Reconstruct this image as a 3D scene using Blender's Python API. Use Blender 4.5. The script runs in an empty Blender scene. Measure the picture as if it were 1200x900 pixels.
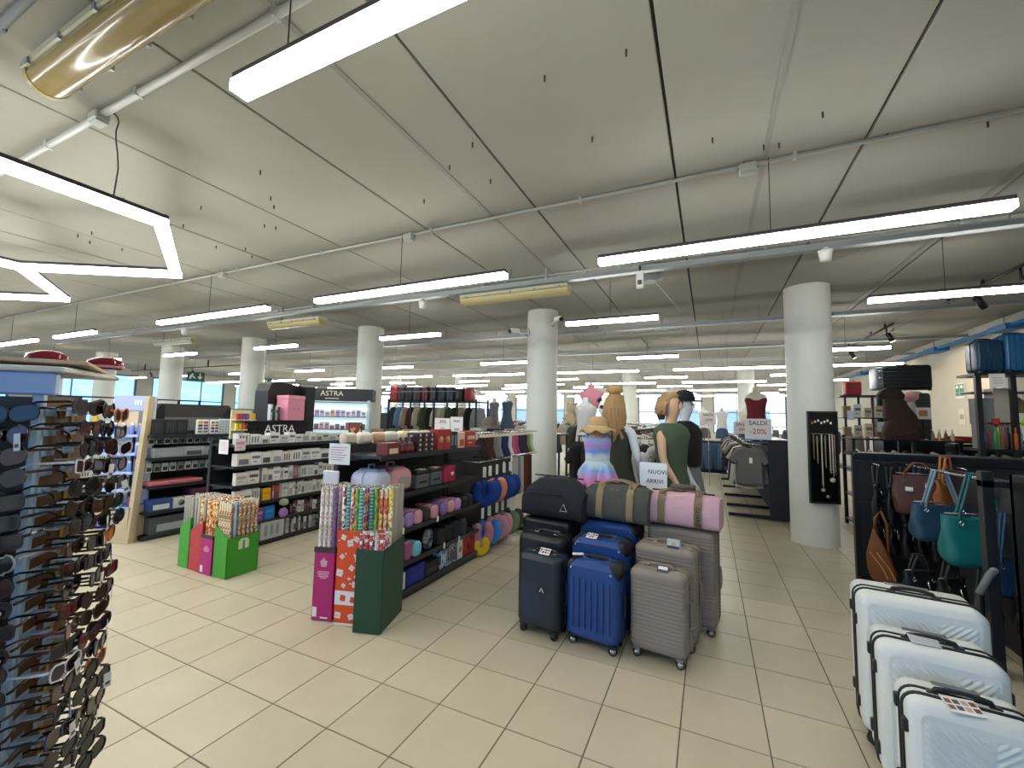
import bpy, bmesh, math, random
from mathutils import Vector, Matrix
from math import sin, cos, pi, radians as rad
random.seed(7)
D = bpy.data; S = bpy.context.scene; COL = S.collection

# ---------------------------------------------------------------- camera, world, exposure
cam = D.cameras.new('camera'); cam.sensor_fit = 'HORIZONTAL'; cam.sensor_width = 36
cam.lens = 494.2/1200*36; cam.clip_start = .05; cam.clip_end = 200
co = D.objects.new('camera', cam); COL.objects.link(co)
_y, _p, _r = .4378, .0797, .0205
fwd = Vector((-sin(_y)*cos(_p), cos(_y)*cos(_p), sin(_p))); rt = Vector((cos(_y), sin(_y), 0)); up = rt.cross(fwd)
rt, up = cos(_r)*rt+sin(_r)*up, -sin(_r)*rt+cos(_r)*up
m = Matrix((rt, up, -fwd)).transposed().to_4x4(); m.translation = Vector((0, 0, 1.566)); co.matrix_world = m
S.camera = co
S.view_settings.view_transform = 'Standard'; S.view_settings.look = 'None'
S.view_settings.gamma = 1; S.view_settings.use_curve_mapping = False
S.view_settings.exposure = 0.0
LAMP = 29.0      # radiance of the strip diffusers
W = D.worlds.new('world'); S.world = W; W.use_nodes = True
bg = W.node_tree.nodes['Background']; bg.inputs[0].default_value = (.22, .48, .9, 1); bg.inputs[1].default_value = 2.8
sl = D.lights.new('sun', 'SUN'); sl.energy = 9; sl.angle = .02; sl.color = (1, .96, .9)
so = D.objects.new('sun', sl); so.rotation_euler = (rad(35), 0, 0); so.location = (0, 0, 30); COL.objects.link(so)

# ---------------------------------------------------------------- materials
def hexc(h):
    h = h.lstrip('#'); c = [int(h[i:i+2], 16)/255 for i in (0, 2, 4)]
    return [x/12.92 if x < .04045 else ((x+.055)/1.055)**2.4 for x in c]
MC = {}
def M(h, rough=.5, metal=0, bump=0, scale=40, vary=0, emit=0, coat=0):
    k = (h, rough, metal, bump, scale, vary, emit, coat)
    if k in MC: return MC[k]
    mt = D.materials.new('paint_'+h.lstrip('#')); mt.use_nodes = True; nt = mt.node_tree; b = nt.nodes['Principled BSDF']
    c = hexc(h); b.inputs['Base Color'].default_value = (*c, 1); b.inputs['Roughness'].default_value = rough
    b.inputs['Metallic'].default_value = metal
    if coat: b.inputs['Coat Weight'].default_value = coat
    if emit:
        b.inputs['Emission Color'].default_value = (*c, 1); b.inputs['Emission Strength'].default_value = emit
    if bump or vary:
        tc = nt.nodes.new('ShaderNodeTexCoord'); nz = nt.nodes.new('ShaderNodeTexNoise'); nz.inputs['Scale'].default_value = scale
        nz.inputs['Detail'].default_value = 4
        nt.links.new(tc.outputs['Object'], nz.inputs['Vector'])
        if bump:
            bp = nt.nodes.new('ShaderNodeBump'); bp.inputs['Strength'].default_value = bump; bp.inputs['Distance'].default_value = .01
            nt.links.new(nz.outputs[0], bp.inputs['Height']); nt.links.new(bp.outputs[0], b.inputs['Normal'])
        if vary:
            mx = nt.nodes.new('ShaderNodeMix'); mx.data_type = 'RGBA'; nt.links.new(nz.outputs[0], mx.inputs[0])
            mx.inputs[6].default_value = (*[x*(1-vary) for x in c], 1); mx.inputs[7].default_value = (*[min(1, x*(1+vary)) for x in c], 1)
            nt.links.new(mx.outputs[2], b.inputs['Base Color'])
    MC[k] = mt; return mt
def pattern(name, cols, scale=30, rough=.5, kind='vor', seedv=0, stretch=(1, 1, 1)):
    """blobs / stripes of several flat print colours"""
    k = ('pat', name)
    if k in MC: return MC[k]
    mt = D.materials.new(name); mt.use_nodes = True; nt = mt.node_tree; b = nt.nodes['Principled BSDF']; b.inputs['Roughness'].default_value = rough
    tc = nt.nodes.new('ShaderNodeTexCoord'); mp = nt.nodes.new('ShaderNodeMapping')
    mp.inputs['Location'].default_value = (seedv*.37, seedv*.71, seedv*.13); mp.inputs['Scale'].default_value = stretch
    nt.links.new(tc.outputs['Object'], mp.inputs['Vector'])
    cr = nt.nodes.new('ShaderNodeValToRGB'); cr.color_ramp.interpolation = 'CONSTANT'
    if kind == 'vor':
        t = nt.nodes.new('ShaderNodeTexVoronoi'); t.inputs['Scale'].default_value = scale
        sp = nt.nodes.new('ShaderNodeSeparateColor'); nt.links.new(t.outputs['Color'], sp.inputs[0]); src = sp.outputs[0]
    elif kind == 'noise':
        t = nt.nodes.new('ShaderNodeTexNoise'); t.inputs['Scale'].default_value = scale; t.inputs['Detail'].default_value = 1
        mr = nt.nodes.new('ShaderNodeMapRange'); mr.inputs[1].default_value = .3; mr.inputs[2].default_value = .7
        nt.links.new(t.outputs[0], mr.inputs[0]); src = mr.outputs[0]
    elif kind == 'dots':
        t = nt.nodes.new('ShaderNodeTexVoronoi'); t.inputs['Scale'].default_value = scale; t.inputs['Randomness'].default_value = .5; src = t.outputs['Distance']
    else:
        t = nt.nodes.new('ShaderNodeTexWave'); t.wave_type = 'BANDS'; t.bands_direction = kind; t.inputs['Scale'].default_value = scale; src = t.outputs['Fac']
    nt.links.new(mp.outputs[0], t.inputs['Vector']); nt.links.new(src, cr.inputs[0])
    e = cr.color_ramp.elements
    n = len(cols)
    for i, c in enumerate(cols):
        c, pos = c if isinstance(c, tuple) else (c, i/n)
        el = e[i] if i < 2 else e.new(pos)
        el.position = pos; el.color = (*hexc(c), 1)
    nt.links.new(cr.outputs[0], b.inputs['Base Color'])
    MC[k] = mt; return mt

# ---------------------------------------------------------------- mesh builder
class B:
    def __init__(s): s.v = []; s.f = []; s.m = []; s.sm = []
    def add(s, vs, fs, mi=0, smooth=False, T=None):
        o = len(s.v)
        if T is not None: vs = [T @ Vector(v) for v in vs]
        s.v += [tuple(v) for v in vs]; s.f += [tuple(o+i for i in f) for f in fs]; s.m += [mi]*len(fs); s.sm += [smooth]*len(fs)
        return s
    def box(s, x0, y0, z0, x1, y1, z1, mi=0, T=None):
        if x0 > x1: x0, x1 = x1, x0
        if y0 > y1: y0, y1 = y1, y0
        if z0 > z1: z0, z1 = z1, z0
        return s.add([(x0,y0,z0),(x1,y0,z0),(x1,y1,z0),(x0,y1,z0),(x0,y0,z1),(x1,y0,z1),(x1,y1,z1),(x0,y1,z1)],
              [(3,2,1,0),(4,5,6,7),(0,1,5,4),(1,2,6,5),(2,3,7,6),(3,0,4,7)], mi, False, T)
    def cb(s, cx, cy, cz, sx, sy, sz, mi=0, T=None):
        return s.box(cx-sx/2, cy-sy/2, cz-sz/2, cx+sx/2, cy+sy/2, cz+sz/2, mi, T)
    def bev(s, cx, cy, cz, sx, sy, sz, b=.005, mi=0, T=None):      # box with chamfered edges
        h = (sx/2, sy/2, sz/2); vs = []; idx = {}
        for i in (-1, 1):
            for j in (-1, 1):
                for k in (-1, 1):
                    for a in range(3):
                        p = [i*(h[0]-b), j*(h[1]-b), k*(h[2]-b)]; p[a] = (i, j, k)[a]*h[a]
                        idx[(i, j, k, a)] = len(vs); vs.append((cx+p[0], cy+p[1], cz+p[2]))
        fs = []
        for a in range(3):
            u, w = (a+1) % 3, (a+2) % 3
            for sg in (-1, 1):
                q = []
                for (x, y) in ((-1,-1),(1,-1),(1,1),(-1,1)):
                    t = [0, 0, 0]; t[a] = sg; t[u] = x; t[w] = y; q.append(idx[(*t, a)])
                fs.append(tuple(q) if sg > 0 else tuple(q[::-1]))
            for x in (-1, 1):
                for y in (-1, 1):
                    t0 = [0, 0, 0]; t1 = [0, 0, 0]; t0[a] = -1; t1[a] = 1
                    for t in (t0, t1): t[u] = x; t[w] = y
                    q = (idx[(*t0, u)], idx[(*t1, u)], idx[(*t1, w)], idx[(*t0, w)])
                    fs.append(q if x*y > 0 else q[::-1])
        for i in (-1, 1):
            for j in (-1, 1):
                for k in (-1, 1):
                    q = tuple(idx[(i, j, k, a)] for a in range(3)); fs.append(q if i*j*k > 0 else q[::-1])
        return s.add(vs, fs, mi, False, T)
    def tube(s, pts, r, n=6, mi=0, T=None, closed=False):
        pts = [Vector(p) for p in pts]; rs = r if isinstance(r, (list, tuple)) else [r]*len(pts)
        vs = []; N = len(pts); up0 = None
        for i, p in enumerate(pts):
            if closed: d = pts[(i+1) % N]-pts[i-1]
            else: d = pts[min(i+1, N-1)]-pts[max(i-1, 0)]
            d.normalize()
            if up0 is None: up0 = Vector((0, 0, 1)) if abs(d.z) < .9 else Vector((0, 1, 0))
            a = up0-d*up0.dot(d)
            if a.length < 1e-4: a = d.orthogonal()
            a.normalize(); up0 = a; b = d.cross(a)
            vs += [p+a*cos(2*pi*k/n)*rs[i]+b*sin(2*pi*k/n)*rs[i] for k in range(n)]
        fs = [(i*n+k, i*n+(k+1) % n, ((i+1) % N)*n+(k+1) % n, ((i+1) % N)*n+k) for i in range(N if closed else N-1) for k in range(n)]
        if not closed: fs += [tuple(range(n))[::-1], tuple((N-1)*n+k for k in range(n))]
        return s.add(vs, fs, mi, n > 5, T)
    def rings(s, rings, mi=0, smooth=True, cap=True, T=None):      # loft through equal-length closed rings
        n = len(rings[0]); vs = [p for r in rings for p in r]
        fs = [(i*n+k, i*n+(k+1) % n, (i+1)*n+(k+1) % n, (i+1)*n+k) for i in range(len(rings)-1) for k in range(n)]
        s.add(vs, fs, mi, smooth, T)
        if cap:
            s.add(rings[0], [tuple(range(n))[::-1]], mi, False, T); s.add(rings[-1], [tuple(range(n))], mi, False, T)
        return s
    def lathe(s, prof, n=16, mi=0, T=None, smooth=True, c=(0, 0)):
        return s.rings([[(c[0]+r*cos(2*pi*k/n), c[1]+r*sin(2*pi*k/n), z) for k in range(n)] for r, z in prof], mi, smooth, True, T)
    def prism(s, poly, a, b, ax='y', mi=0, T=None, smooth=False):  # 2D polygon extruded along an axis
        def P(p, t): return {'y': (p[0], t, p[1]), 'x': (t, p[0], p[1]), 'z': (p[0], p[1], t)}[ax]
        n = len(poly); vs = [P(p, a) for p in poly]+[P(p, b) for p in poly]
        fs = [(k, (k+1) % n, n+(k+1) % n, n+k) for k in range(n)]
        s.add(vs, fs, mi, smooth, T); s.add(vs, [tuple(range(n))[::-1], tuple(range(n, 2*n))], mi, False, T); return s
    def mesh(s, mats, name='mesh', fix=True):
        me = D.meshes.new(name); me.from_pydata(s.v, [], s.f)
        for mt in (mats if isinstance(mats, (list, tuple)) else [mats]): me.materials.append(mt)
        me.polygons.foreach_set('material_index', s.m); me.polygons.foreach_set('use_smooth', s.sm)
        if fix:
            bm = bmesh.new(); bm.from_mesh(me); bmesh.ops.recalc_face_normals(bm, faces=bm.faces); bm.to_mesh(me); bm.free()
        me.update(); return me
def ob(name, me, parent=None, loc=None, rz=0, mats=None):
    if isinstance(me, B): me = me.mesh(mats, name)
    o = D.objects.new(name, me); COL.objects.link(o)
    if parent: o.parent = parent
    if loc: o.location = loc
    if rz: o.rotation_euler = (0, 0, rz)
    return o
def tag(o, label, cat, group=None):
    n = len(label.split()); assert 4 <= n <= 16, (n, label)
    o['label'] = label; o['category'] = cat
    if group: o['group'] = group
    return o
def thing(name, label, cat, loc=(0, 0, 0), rz=0, group=None):
    o = D.objects.new(name, None); COL.objects.link(o); o.empty_display_size = .05
    o.location = loc; o.rotation_euler = (0, 0, rz); return tag(o, label, cat, group)
def struct(o): o['kind'] = 'structure'; return o
def copy_tree(o, parent=None, loc=None, rz=None):
    c = o.copy(); COL.objects.link(c)
    if parent: c.parent = parent
    if loc is not None: c.location = loc
    if rz is not None: c.rotation_euler = (0, 0, rz)
    for ch in KIDS.get(o.name, list(o.children)): copy_tree(ch, c)
    return c
KIDS = {}
def rr(w, h, r, seg=4):            # rounded rectangle outline, centred
    out = []
    for cx, cz, a0 in ((w/2-r, h/2-r, 0), (-w/2+r, h/2-r, 90), (-w/2+r, -h/2+r, 180), (w/2-r, -h/2+r, 270)):
        out += [(cx+r*cos(rad(a0+90*i/seg)), cz+r*sin(rad(a0+90*i/seg))) for i in range(seg+1)]
    return out
def soft_box(w, d, h, r, e=None, seg=4, z0=0):   # rounded block lofted along depth (front -y)
    b = B(); e = e or r*.5; R = []
    for y, ins in ((-d/2, e), (-d/2+e*.3, e*.35), (-d/2+e, 0), (d/2-e, 0), (d/2-e*.3, e*.35), (d/2, e)):
        R.append([(x, y, z+h/2+z0) for x, z in rr(w-2*ins, h-2*ins, max(r-ins*.6, .002), seg)])
    return b.rings(R)
def TR(x=0, y=0, z=0, rz=0, rx=0, ry=0, s=1):
    return Matrix.Translation((x, y, z)) @ Matrix.Rotation(rz, 4, 'Z') @ Matrix.Rotation(rx, 4, 'X') @ Matrix.Rotation(ry, 4, 'Y') @ Matrix.Scale(s, 4)
def text(s, size, mt, parent, loc, rot=(pi/2, 0, 0), name='lettering', ext=.001, align='CENTER', bold=0):
    cu = D.curves.new('lettering', 'FONT'); cu.body = s; cu.size = size; cu.extrude = ext; cu.align_x = align; cu.align_y = 'CENTER'; cu.offset = bold; cu.resolution_u = 2
    t = D.objects.new('tmp', cu); COL.objects.link(t); bpy.context.view_layer.update()
    me = D.meshes.new_from_object(t.evaluated_get(bpy.context.evaluated_depsgraph_get())); D.objects.remove(t); me.materials.clear(); me.materials.append(mt)
    o = ob(name, me, parent, loc); o.rotation_euler = rot; return o
ORD = ['first', 'second', 'third', 'fourth', 'fifth', 'sixth', 'seventh', 'eighth', 'ninth', 'tenth', 'eleventh', 'twelfth', 'thirteenth', 'fourteenth', 'fifteenth', 'sixteenth', 'seventeenth', 'eighteenth', 'nineteenth', 'twentieth', 'twenty-first', 'twenty-second', 'twenty-third', 'twenty-fourth', 'twenty-fifth', 'twenty-sixth', 'twenty-seventh', 'twenty-eighth', 'twenty-ninth', 'thirtieth', 'thirty-first', 'thirty-second', 'thirty-third', 'thirty-fourth']
BLK = M('#15161a', .45); BLKM = M('#1a1b1e', .35, .3); CHR = M('#c8ccd0', .22, 1); WHT = M('#e9e9e6', .5); GRY = M('#8b8f92', .5)
PAPER = M('#eef0f2', .7); GALV = M('#9aa1a3', .45, .6); NAVY = M('#161c2c', .6)
# ================================================================ SETTING
XL, XR, YB, YN, H = -24., 4.6, 25.5, -3.4, 3.45
TS, X0, Y0 = .4, -6.397*.4, 2.128*.4
# floor ------------------------------------------------------------
grout = M('#6b6455', .8)
floor = struct(ob('floor', B().box(XL, YN, -.12, XR, YB, -.003), mats=grout))
tm = D.materials.new('tile_ceramic'); tm.use_nodes = True; nt = tm.node_tree; b = nt.nodes['Principled BSDF']
b.inputs['Roughness'].default_value = .32; b.inputs['Specular IOR Level'].default_value = .5
oi = nt.nodes.new('ShaderNodeObjectInfo'); ge = nt.nodes.new('ShaderNodeNewGeometry'); nz = nt.nodes.new('ShaderNodeTexNoise'); nz.inputs['Scale'].default_value = 3
nz.inputs['Detail'].default_value = 6
ad = nt.nodes.new('ShaderNodeMath'); ad.operation = 'ADD'; nt.links.new(oi.outputs['Random'], ad.inputs[0]); nt.links.new(ge.outputs['Random Per Island'], ad.inputs[1])
fr = nt.nodes.new('ShaderNodeMath'); fr.operation = 'FRACT'; nt.links.new(ad.outputs[0], fr.inputs[0])
a2 = nt.nodes.new('ShaderNodeMath'); a2.operation = 'MULTIPLY_ADD'; a2.inputs[1].default_value = .35; nt.links.new(fr.outputs[0], a2.inputs[0]); nt.links.new(nz.outputs[0], a2.inputs[2])
nt.links.new(ge.outputs['Position'], nz.inputs['Vector'])
mx = nt.nodes.new('ShaderNodeMix'); mx.data_type = 'RGBA'; nt.links.new(a2.outputs[0], mx.inputs[0])
mx.inputs[6].default_value = (*hexc('#b5ac95'), 1); mx.inputs[7].default_value = (*hexc('#cac0a8'), 1); nt.links.new(mx.outputs[2], b.inputs['Base Color'])
def tilebox(bb, x, y):
    g = .0028; c = .0015; x0, y0, x1, y1 = x+g, y+g, x+TS-g, y+TS-g
    bb.add([(x0,y0,-.004),(x1,y0,-.004),(x1,y1,-.004),(x0,y1,-.004),(x0+c,y0+c,0),(x1-c,y0+c,0),(x1-c,y1-c,0),(x0+c,y1-c,0)],
           [(4,5,6,7),(0,1,5,4),(1,2,6,5),(2,3,7,6),(3,0,4,7)])
tb = B(); tilebox(tb, -TS/2, -TS/2); tme = tb.mesh(tm, 'tile')
minv = co.matrix_world.inverted()
def proj(p):
    q = minv @ Vector(p)
    if q.z > -.05: return None
    return 600+494.2*q.x/-q.z, 450-494.2*q.y/-q.z, -q.z
cells = []; rest = []
for i in range(-9, 60):
    for j in range(-55, 18):
        x, y = X0+j*TS, Y0+i*TS
        if x < XL or x+TS > XR or y < YN or y+TS > YB: continue
        p = proj((x+TS/2, y+TS/2, 0))
        if p and -25 < p[0] < 1215 and p[1] < 930: cells.append((p[2], x, y))
        else: rest.append((x, y))
cells.sort()
for d, x, y in cells[:300]: ob('tile', tme, floor, (x+TS/2, y+TS/2, 0))
rb = B()
for x, y in [(c[1], c[2]) for c in cells[300:]]+rest: tilebox(rb, x, y)
o = ob('distant_tiles', rb.mesh(tm, 'distant_tiles', False), floor); o['kind'] = 'stuff'
# ceiling: long precast planks with dark joints ---------------------
cm = M('#a09f95', .85, 0, .15, 3, .05)
ceil = struct(ob('ceiling', B().box(XL, YN, H+.03, XR, YB, H+.25), mats=M('#3c3b37', .9)))
js = [-.21+1.177*k for k in range(-20, 5)]
xs = [XL]+[x for x in js if XL+.2 < x < XR-.2]+[XR]
for a, c in zip(xs[:-1], xs[1:]):
    ob('ceiling_plank', B().bev((a+c)/2, (YB+YN)/2, H+.02, c-a-.018, YB-YN, .04, .004), ceil, mats=cm)
for x in (-1.82, .385, 2.07, -4.93, -6.85):
    ob('cover_strip', B().box(x-.018, YN, H-.006, x+.018, YB, H+.002), ceil, mats=M('#8e8e86', .6))
random.seed(2)
for i in range(34):
    x, y = random.choice([(-.6-.9*k, 2.2+.35*(k % 3)) for k in range(8)]+[(.2+.6*k, 3.1) for k in range(4)]+[(-3.4-.7*k, 1.9+.4*(k % 2)) for k in range(5)]); x += random.uniform(-.3, .3); y += random.uniform(-.3, .5)
    ob('ceiling_hook', B().tube([(x, y, H+.002), (x, y, H-.035)], .006, 6), ceil, mats=M('#4a4a45', .6))
# walls -------------------------------------------------------------
wm = M('#c9c5b8', .85, 0, .1, 6, .04)
wr = struct(ob('wall_right', B().box(XR, YN, 0, XR+.2, YB, H+.2), mats=wm))
struct(ob('baseboard_right', B().box(XR-.012, YN, 0, XR, YB, .08), mats=M('#8d8471', .5)))
glass = D.materials.new('window_glass'); glass.use_nodes = True; nt = glass.node_tree; nt.nodes.remove(nt.nodes['Principled BSDF'])
t1 = nt.nodes.new('ShaderNodeBsdfTransparent'); g1 = nt.nodes.new('ShaderNodeBsdfGlossy'); g1.inputs[1].default_value = .02; ms = nt.nodes.new('ShaderNodeMixShader'); ms.inputs[0].default_value = .012
nt.links.new(t1.outputs[0], ms.inputs[1]); nt.links.new(g1.outputs[0], ms.inputs[2]); nt.links.new(ms.outputs[0], nt.nodes['Material Output'].inputs[0])
fm = M('#5d6f86', .4, .3)
def window_wall(wname, side, a0, a1, bays, off, sill=.95, top=3.15):
    """side 'y': wall at y=off running in x; side 'x': wall at x=off running in y. bays: list of (start,end)"""
    T = (lambda u, t, z: (u, off+t, z)) if side == 'y' else (lambda u, t, z: (off-t, u, z))
    def bx(bb, u0, u1, t0, t1, z0, z1):
        p = T(u0, t0, z0); q = T(u1, t1, z1); bb.box(*p, *q)
    w = B(); bx(w, a0, a1, 0, .2, 0, sill); bx(w, a0, a1, 0, .2, top, H+.2)
    e = [a0]
    for s_, t_ in bays: bx(w, e[-1], s_, 0, .2, sill, top); e.append(t_)
    bx(w, e[-1], a1, 0, .2, sill, top)
    struct(ob(wname, w, mats=wm))
    for n, (s_, t_) in enumerate(bays):
        WN[0] += 1
        fr = B(); bx(fr, s_, t_, .04, .12, sill, sill+.06); bx(fr, s_, t_, .04, .12, top-.06, top); bx(fr, s_, s_+.06, .04, .12, sill, top); bx(fr, t_-.06, t_, .04, .12, sill, top)
        win = struct(ob('window_%d' % WN[0], fr, mats=fm))
        k = max(1, round((t_-s_)/1.1)); pw = (t_-s_-.12)/k
        for i in range(k):
            u = s_+.06+i*pw
            for z0, z1 in ((sill+.06, 2.05), (2.1, top-.06)):
                g = B(); bx(g, u+.012, u+pw-.012, .075, .085, z0, z1); ob('pane', g, win, mats=glass)
            if i:
                g = B(); bx(g, u-.018, u+.018, .05, .11, sill+.06, top-.06); ob('mullion', g, win, mats=fm)
        g = B(); bx(g, s_+.06, t_-.06, .05, .11, 2.05, 2.1); ob('transom', g, win, mats=fm)
WN = [0]
window_wall('wall_back', 'y', XL-.2, XR+.2, [(XL+.5+i*3.95, XL+.5+i*3.95+3.4) for i in range(7)], YB)
window_wall('wall_left', 'x', YN, YB, [(-.8+i*3.9, -.8+i*3.9+3.3) for i in range(6)], XL)
window_wall('wall_near', 'y', XL-.2, XR+.2, [(XL+.6+i*3.95, XL+.6+i*3.95+3.6) for i in range(7)], YN-.2, .12, 2.75)
struct(ob('sun_blocker', B().box(XL-.2, YN-2.0, 2.85, XR+.2, YN-.2, 2.97), mats=wm))  # unseen overhang added to keep direct sun out of the near windows
# outside: pavement and a pale building opposite
struct(ob('ground', B().box(-70, -30, -.5, 30, 70, -.2), mats=M('#82817a', .9)))
g = D.objects.new('office_building', None); COL.objects.link(g); tag(g, 'pale building seen in daylight beyond the far windows', 'building')
ob('wall', B().box(-45, 41, -.2, 20, 50, 9), g, mats=M('#e6e4de', .9))
for i in range(11):
    ob('shopfront_window', B().box(-42+i*5.4, 40.93, .8, -42+i*5.4+3.4, 41.0, 2.6), g, mats=M('#7f97a6', .2))
# columns -----------------------------------------------------------
colm = M('#dddfd8', .6, 0, .12, 7, .03)
def column(x, y, n):
    b = B().lathe([(.275, 0), (.27, .02), (.27, 1.9), (.268, 2.3), (.27, H-.01), (.27, H)], 40, c=(x, y))
    return struct(ob('column', b, mats=colm))
for n, x in enumerate([1.25, -2.66, -6.66, -10.6, -14.3, -18.2, -22.1]): column(x, 6.93, n)
for n, x in enumerate([1.2, -2.85, -6.75, -10.7, -14.6, -18.5]): column(x, 17.1, n)
# ================================================================ CEILING SERVICES
conduit = M('#b3b8b4', .4, .2)
def pipe(name, label, pts, r, mt, clips=0, cat='conduit', z_c=H):
    t = thing(name, label, cat, pts[0]); o0 = Vector(pts[0])
    ob('pipe', B().tube([Vector(p)-o0 for p in pts], r, 8), t, mats=mt)
    a, c = Vector(pts[0]), Vector(pts[-1])
    for i in range(clips):
        p = a.lerp(c, (i+.5)/clips)-o0
        ob('clip', B().box(p.x-.012, p.y-.022, p.z-.022, p.x+.012, p.y+.022, z_c-o0.z), t, mats=mt)
    return t
pipe('conduit', 'pale conduit across the ceiling in front of the long lamps', [(-14, 3.36, 3.425), (4.4, 3.36, 3.425)], .014, conduit, 12)
pipe('conduit', 'thick pale conduit beside the amber tube fitting', [(-6, 1.17, 3.415), (1.2, 1.17, 3.415)], .02, conduit, 6)
pipe('conduit', 'thin conduit just behind the grey cable trunking', [(-14, 5.05, 3.43), (4.4, 5.05, 3.43)], .011, conduit, 12)
def junction(x, y, label):
    t = thing('junction_box', label, 'junction box', (x, y, 3.37))
    ob('box', B().bev(0, 0, .035, .11, .075, .06, .008), t, mats=conduit); ob('lid', B().bev(0, 0, -.002, .1, .065, .012, .003), t, mats=conduit)
    for s in (-1, 1): ob('gland', B().tube([(s*.055, 0, .035), (s*.075, 0, .035)], .014, 8), t, mats=GALV)
junction(.28, 3.36, 'grey junction box on the conduit right of centre')
junction(-2.78, 3.36, 'grey junction box feeding the centre long lamp')
junction(-3.47, 1.17, 'grey junction box near the amber tube fitting')
junction(-5.9, 3.36, 'grey junction box above the left long lamp')
def trunking(y, z, x0, x1, w, h, label):
    t = thing('cable_trunking', label, 'cable trunking', (x0, y, z))
    ob('channel', B().box(0, -w/2, 0, x1-x0, w/2, h), t, mats=GALV)
    ob('cover', B().box(0, -w/2-.006, h, x1-x0, w/2+.006, h+.008), t, mats=M('#a9b2b4', .4, .3))
    n = int((x1-x0)/1.5)
    for i in range(n):
        x = (i+.5)*1.5
        ob('hanger_rod', B().tube([(x, 0, h), (x, 0, H-z)], .005, 6), t, mats=GALV)
pipe('conduit', 'dark grey conduit at the top left corner beyond the amber fitting', [(-5.2, .66, 3.42), (-1, .66, 3.42)], .022, M('#6a7074', .5), 5)
trunking(4.72, 3.2, -15, 4.3, .09, .045, 'galvanised cable trunking behind the first row of lamps')
trunking(7.75, 3.2, -15, 4.3, .07, .05, 'galvanised cable trunking just behind the front columns')
trunking(8.2, 3.28, -14, 4.3, .05, .03, 'narrow cable trunking second behind the front columns')
trunking(10.4, 3.2, -14, 4.3, .08, .05, 'cable trunking ahead of the fourth row of lamps')
trunking(12.6, 3.2, -14, 4.3, .06, .05, 'cable trunking in the middle of the hall ceiling')
trunking(14.6, 3.2, -14, 4.3, .06, .05, 'cable trunking farthest back before the rear columns')
# strip lamps
lampm = D.materials.new('lamp_diffuser'); lampm.use_nodes = True; nt = lampm.node_tree; nt.nodes.remove(nt.nodes['Principled BSDF'])
em = nt.nodes.new('ShaderNodeEmission'); em.inputs[0].default_value = (1, .985, .92, 1); em.inputs[1].default_value = LAMP
nt.links.new(em.outputs[0], nt.nodes['Material Output'].inputs[0])
HOUS = M('#3b3a3c', .4, .4)
LM = {}
def strip(L, x, y, label, group, z=2.83, cx=None, rz=0, lit=True):
    if L not in LM:
        LM[L] = (B().box(0, -.03, .045, L, .03, .075).mesh(HOUS), B().box(0, -.036, 0, L, .036, .045).mesh(lampm), B().tube([(0, 0, .08), (0, 0, H-2.83)], .003, 5).mesh(BLK))
    t = thing('strip_lamp', label, 'lamp', (x, y, z), rz, group)
    ob('housing', LM[L][0], t); ob('diffuser', LM[L][1], t)
    ob('cable', LM[L][2], t, (cx if cx is not None else L/2, 0, 0))
    return t
rows = [(3.35, 1, 'front row'), (5.45, 0, 'second row'), (8.9, 1, 'third row'), (11.3, 1, 'fourth row'), (13.2, 0, 'fifth row'), (15.1, 1, 'sixth row'), (16.7, 0, 'seventh row'), (19, 1, 'eighth row'), (21.2, 0, 'ninth row'), (23.3, 1, 'tenth row')]
for ri, (y, lng, nm) in enumerate(rows):
    ks = [k for k in range(-6, 2)]
    L = 2.42 if lng else 1.19
    if ri == 2: L = 1.19
    for n, k in enumerate(ks[::-1]):
        x = (-.8 if L > 2 else -1.75)+3.27*k
        if ri == 2: x += .02
        if ri == 0 and k in (1,): continue
        if ri == 0 and k == -3: x, L2 = -10.75, 1.45
        elif ri == 0 and k == -4: x, L2 = -14.0, 2.42
        else: L2 = L
        if x+L2 > XR-.3: L2 = 1.19
        if x+L2 > XR-.3 or x < XL+1: continue
        strip(L2, x, y, '%s white strip lamp hanging in the %s, %s from the right' % ('long' if L2 > 2 else 'short', nm, ORD[n]), 'hanging strip lamps')
strip(2.42, -1.69, .97, 'nearest long white strip lamp hanging top centre', 'hanging strip lamps', cx=.28)
# honeycomb lamp on the left
hv = [(-3.4, .12), (-3.4, 1.5), (-4.56, 2.2), (-5.72, 1.5), (-5.72, .12), (-4.56, -.56)]
hx = thing('honeycomb_lamp', 'white honeycomb lamp of joined hexagons hanging top left', 'lamp', (-3.4, 1.5, 2.83))
def bar(a, c, w=.034):
    a, c = Vector(a), Vector(c); d = (c-a); L = d.length+.03; an = math.atan2(d.y, d.x)
    T = TR(a.x+3.4, a.y-1.5, 0, an)
    ob('housing', B().box(-.03, -w, .05, L, w, .078, 0, T), hx, mats=HOUS); ob('diffuser', B().box(-.03, -w-.002, 0, L, w+.002, .05, 0, T), hx, mats=lampm)
def hexagon(cx, cy, skip=()):
    v = [(cx+1.16*sx, cy+dy) for sx, dy in ((1, -.69), (1, .69), (0, 1.36), (-1, .69), (-1, -.69), (0, -1.36))]
    for i in range(6):
        if i not in skip: bar(v[i], v[(i+1) % 6])
hexagon(-4.56, .82); hexagon(-6.88, .82, (0,)); hexagon(-5.72, 2.87-4.1, (0, 1, 2, 3)) ; hexagon(-9.2, .82, (0,))
ob('cable', B().tube([(0, -.25, .08), (.012, -.25, .16), (.026, -.25, .26), (.012, -.255, .36), (-.012, -.26, .45), (-.01, -.265, .51), (.03, -.27, .555), (.03, -.28, .585), (-.0, -.3, .62)], .004, 5), hx, mats=BLK)
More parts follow.
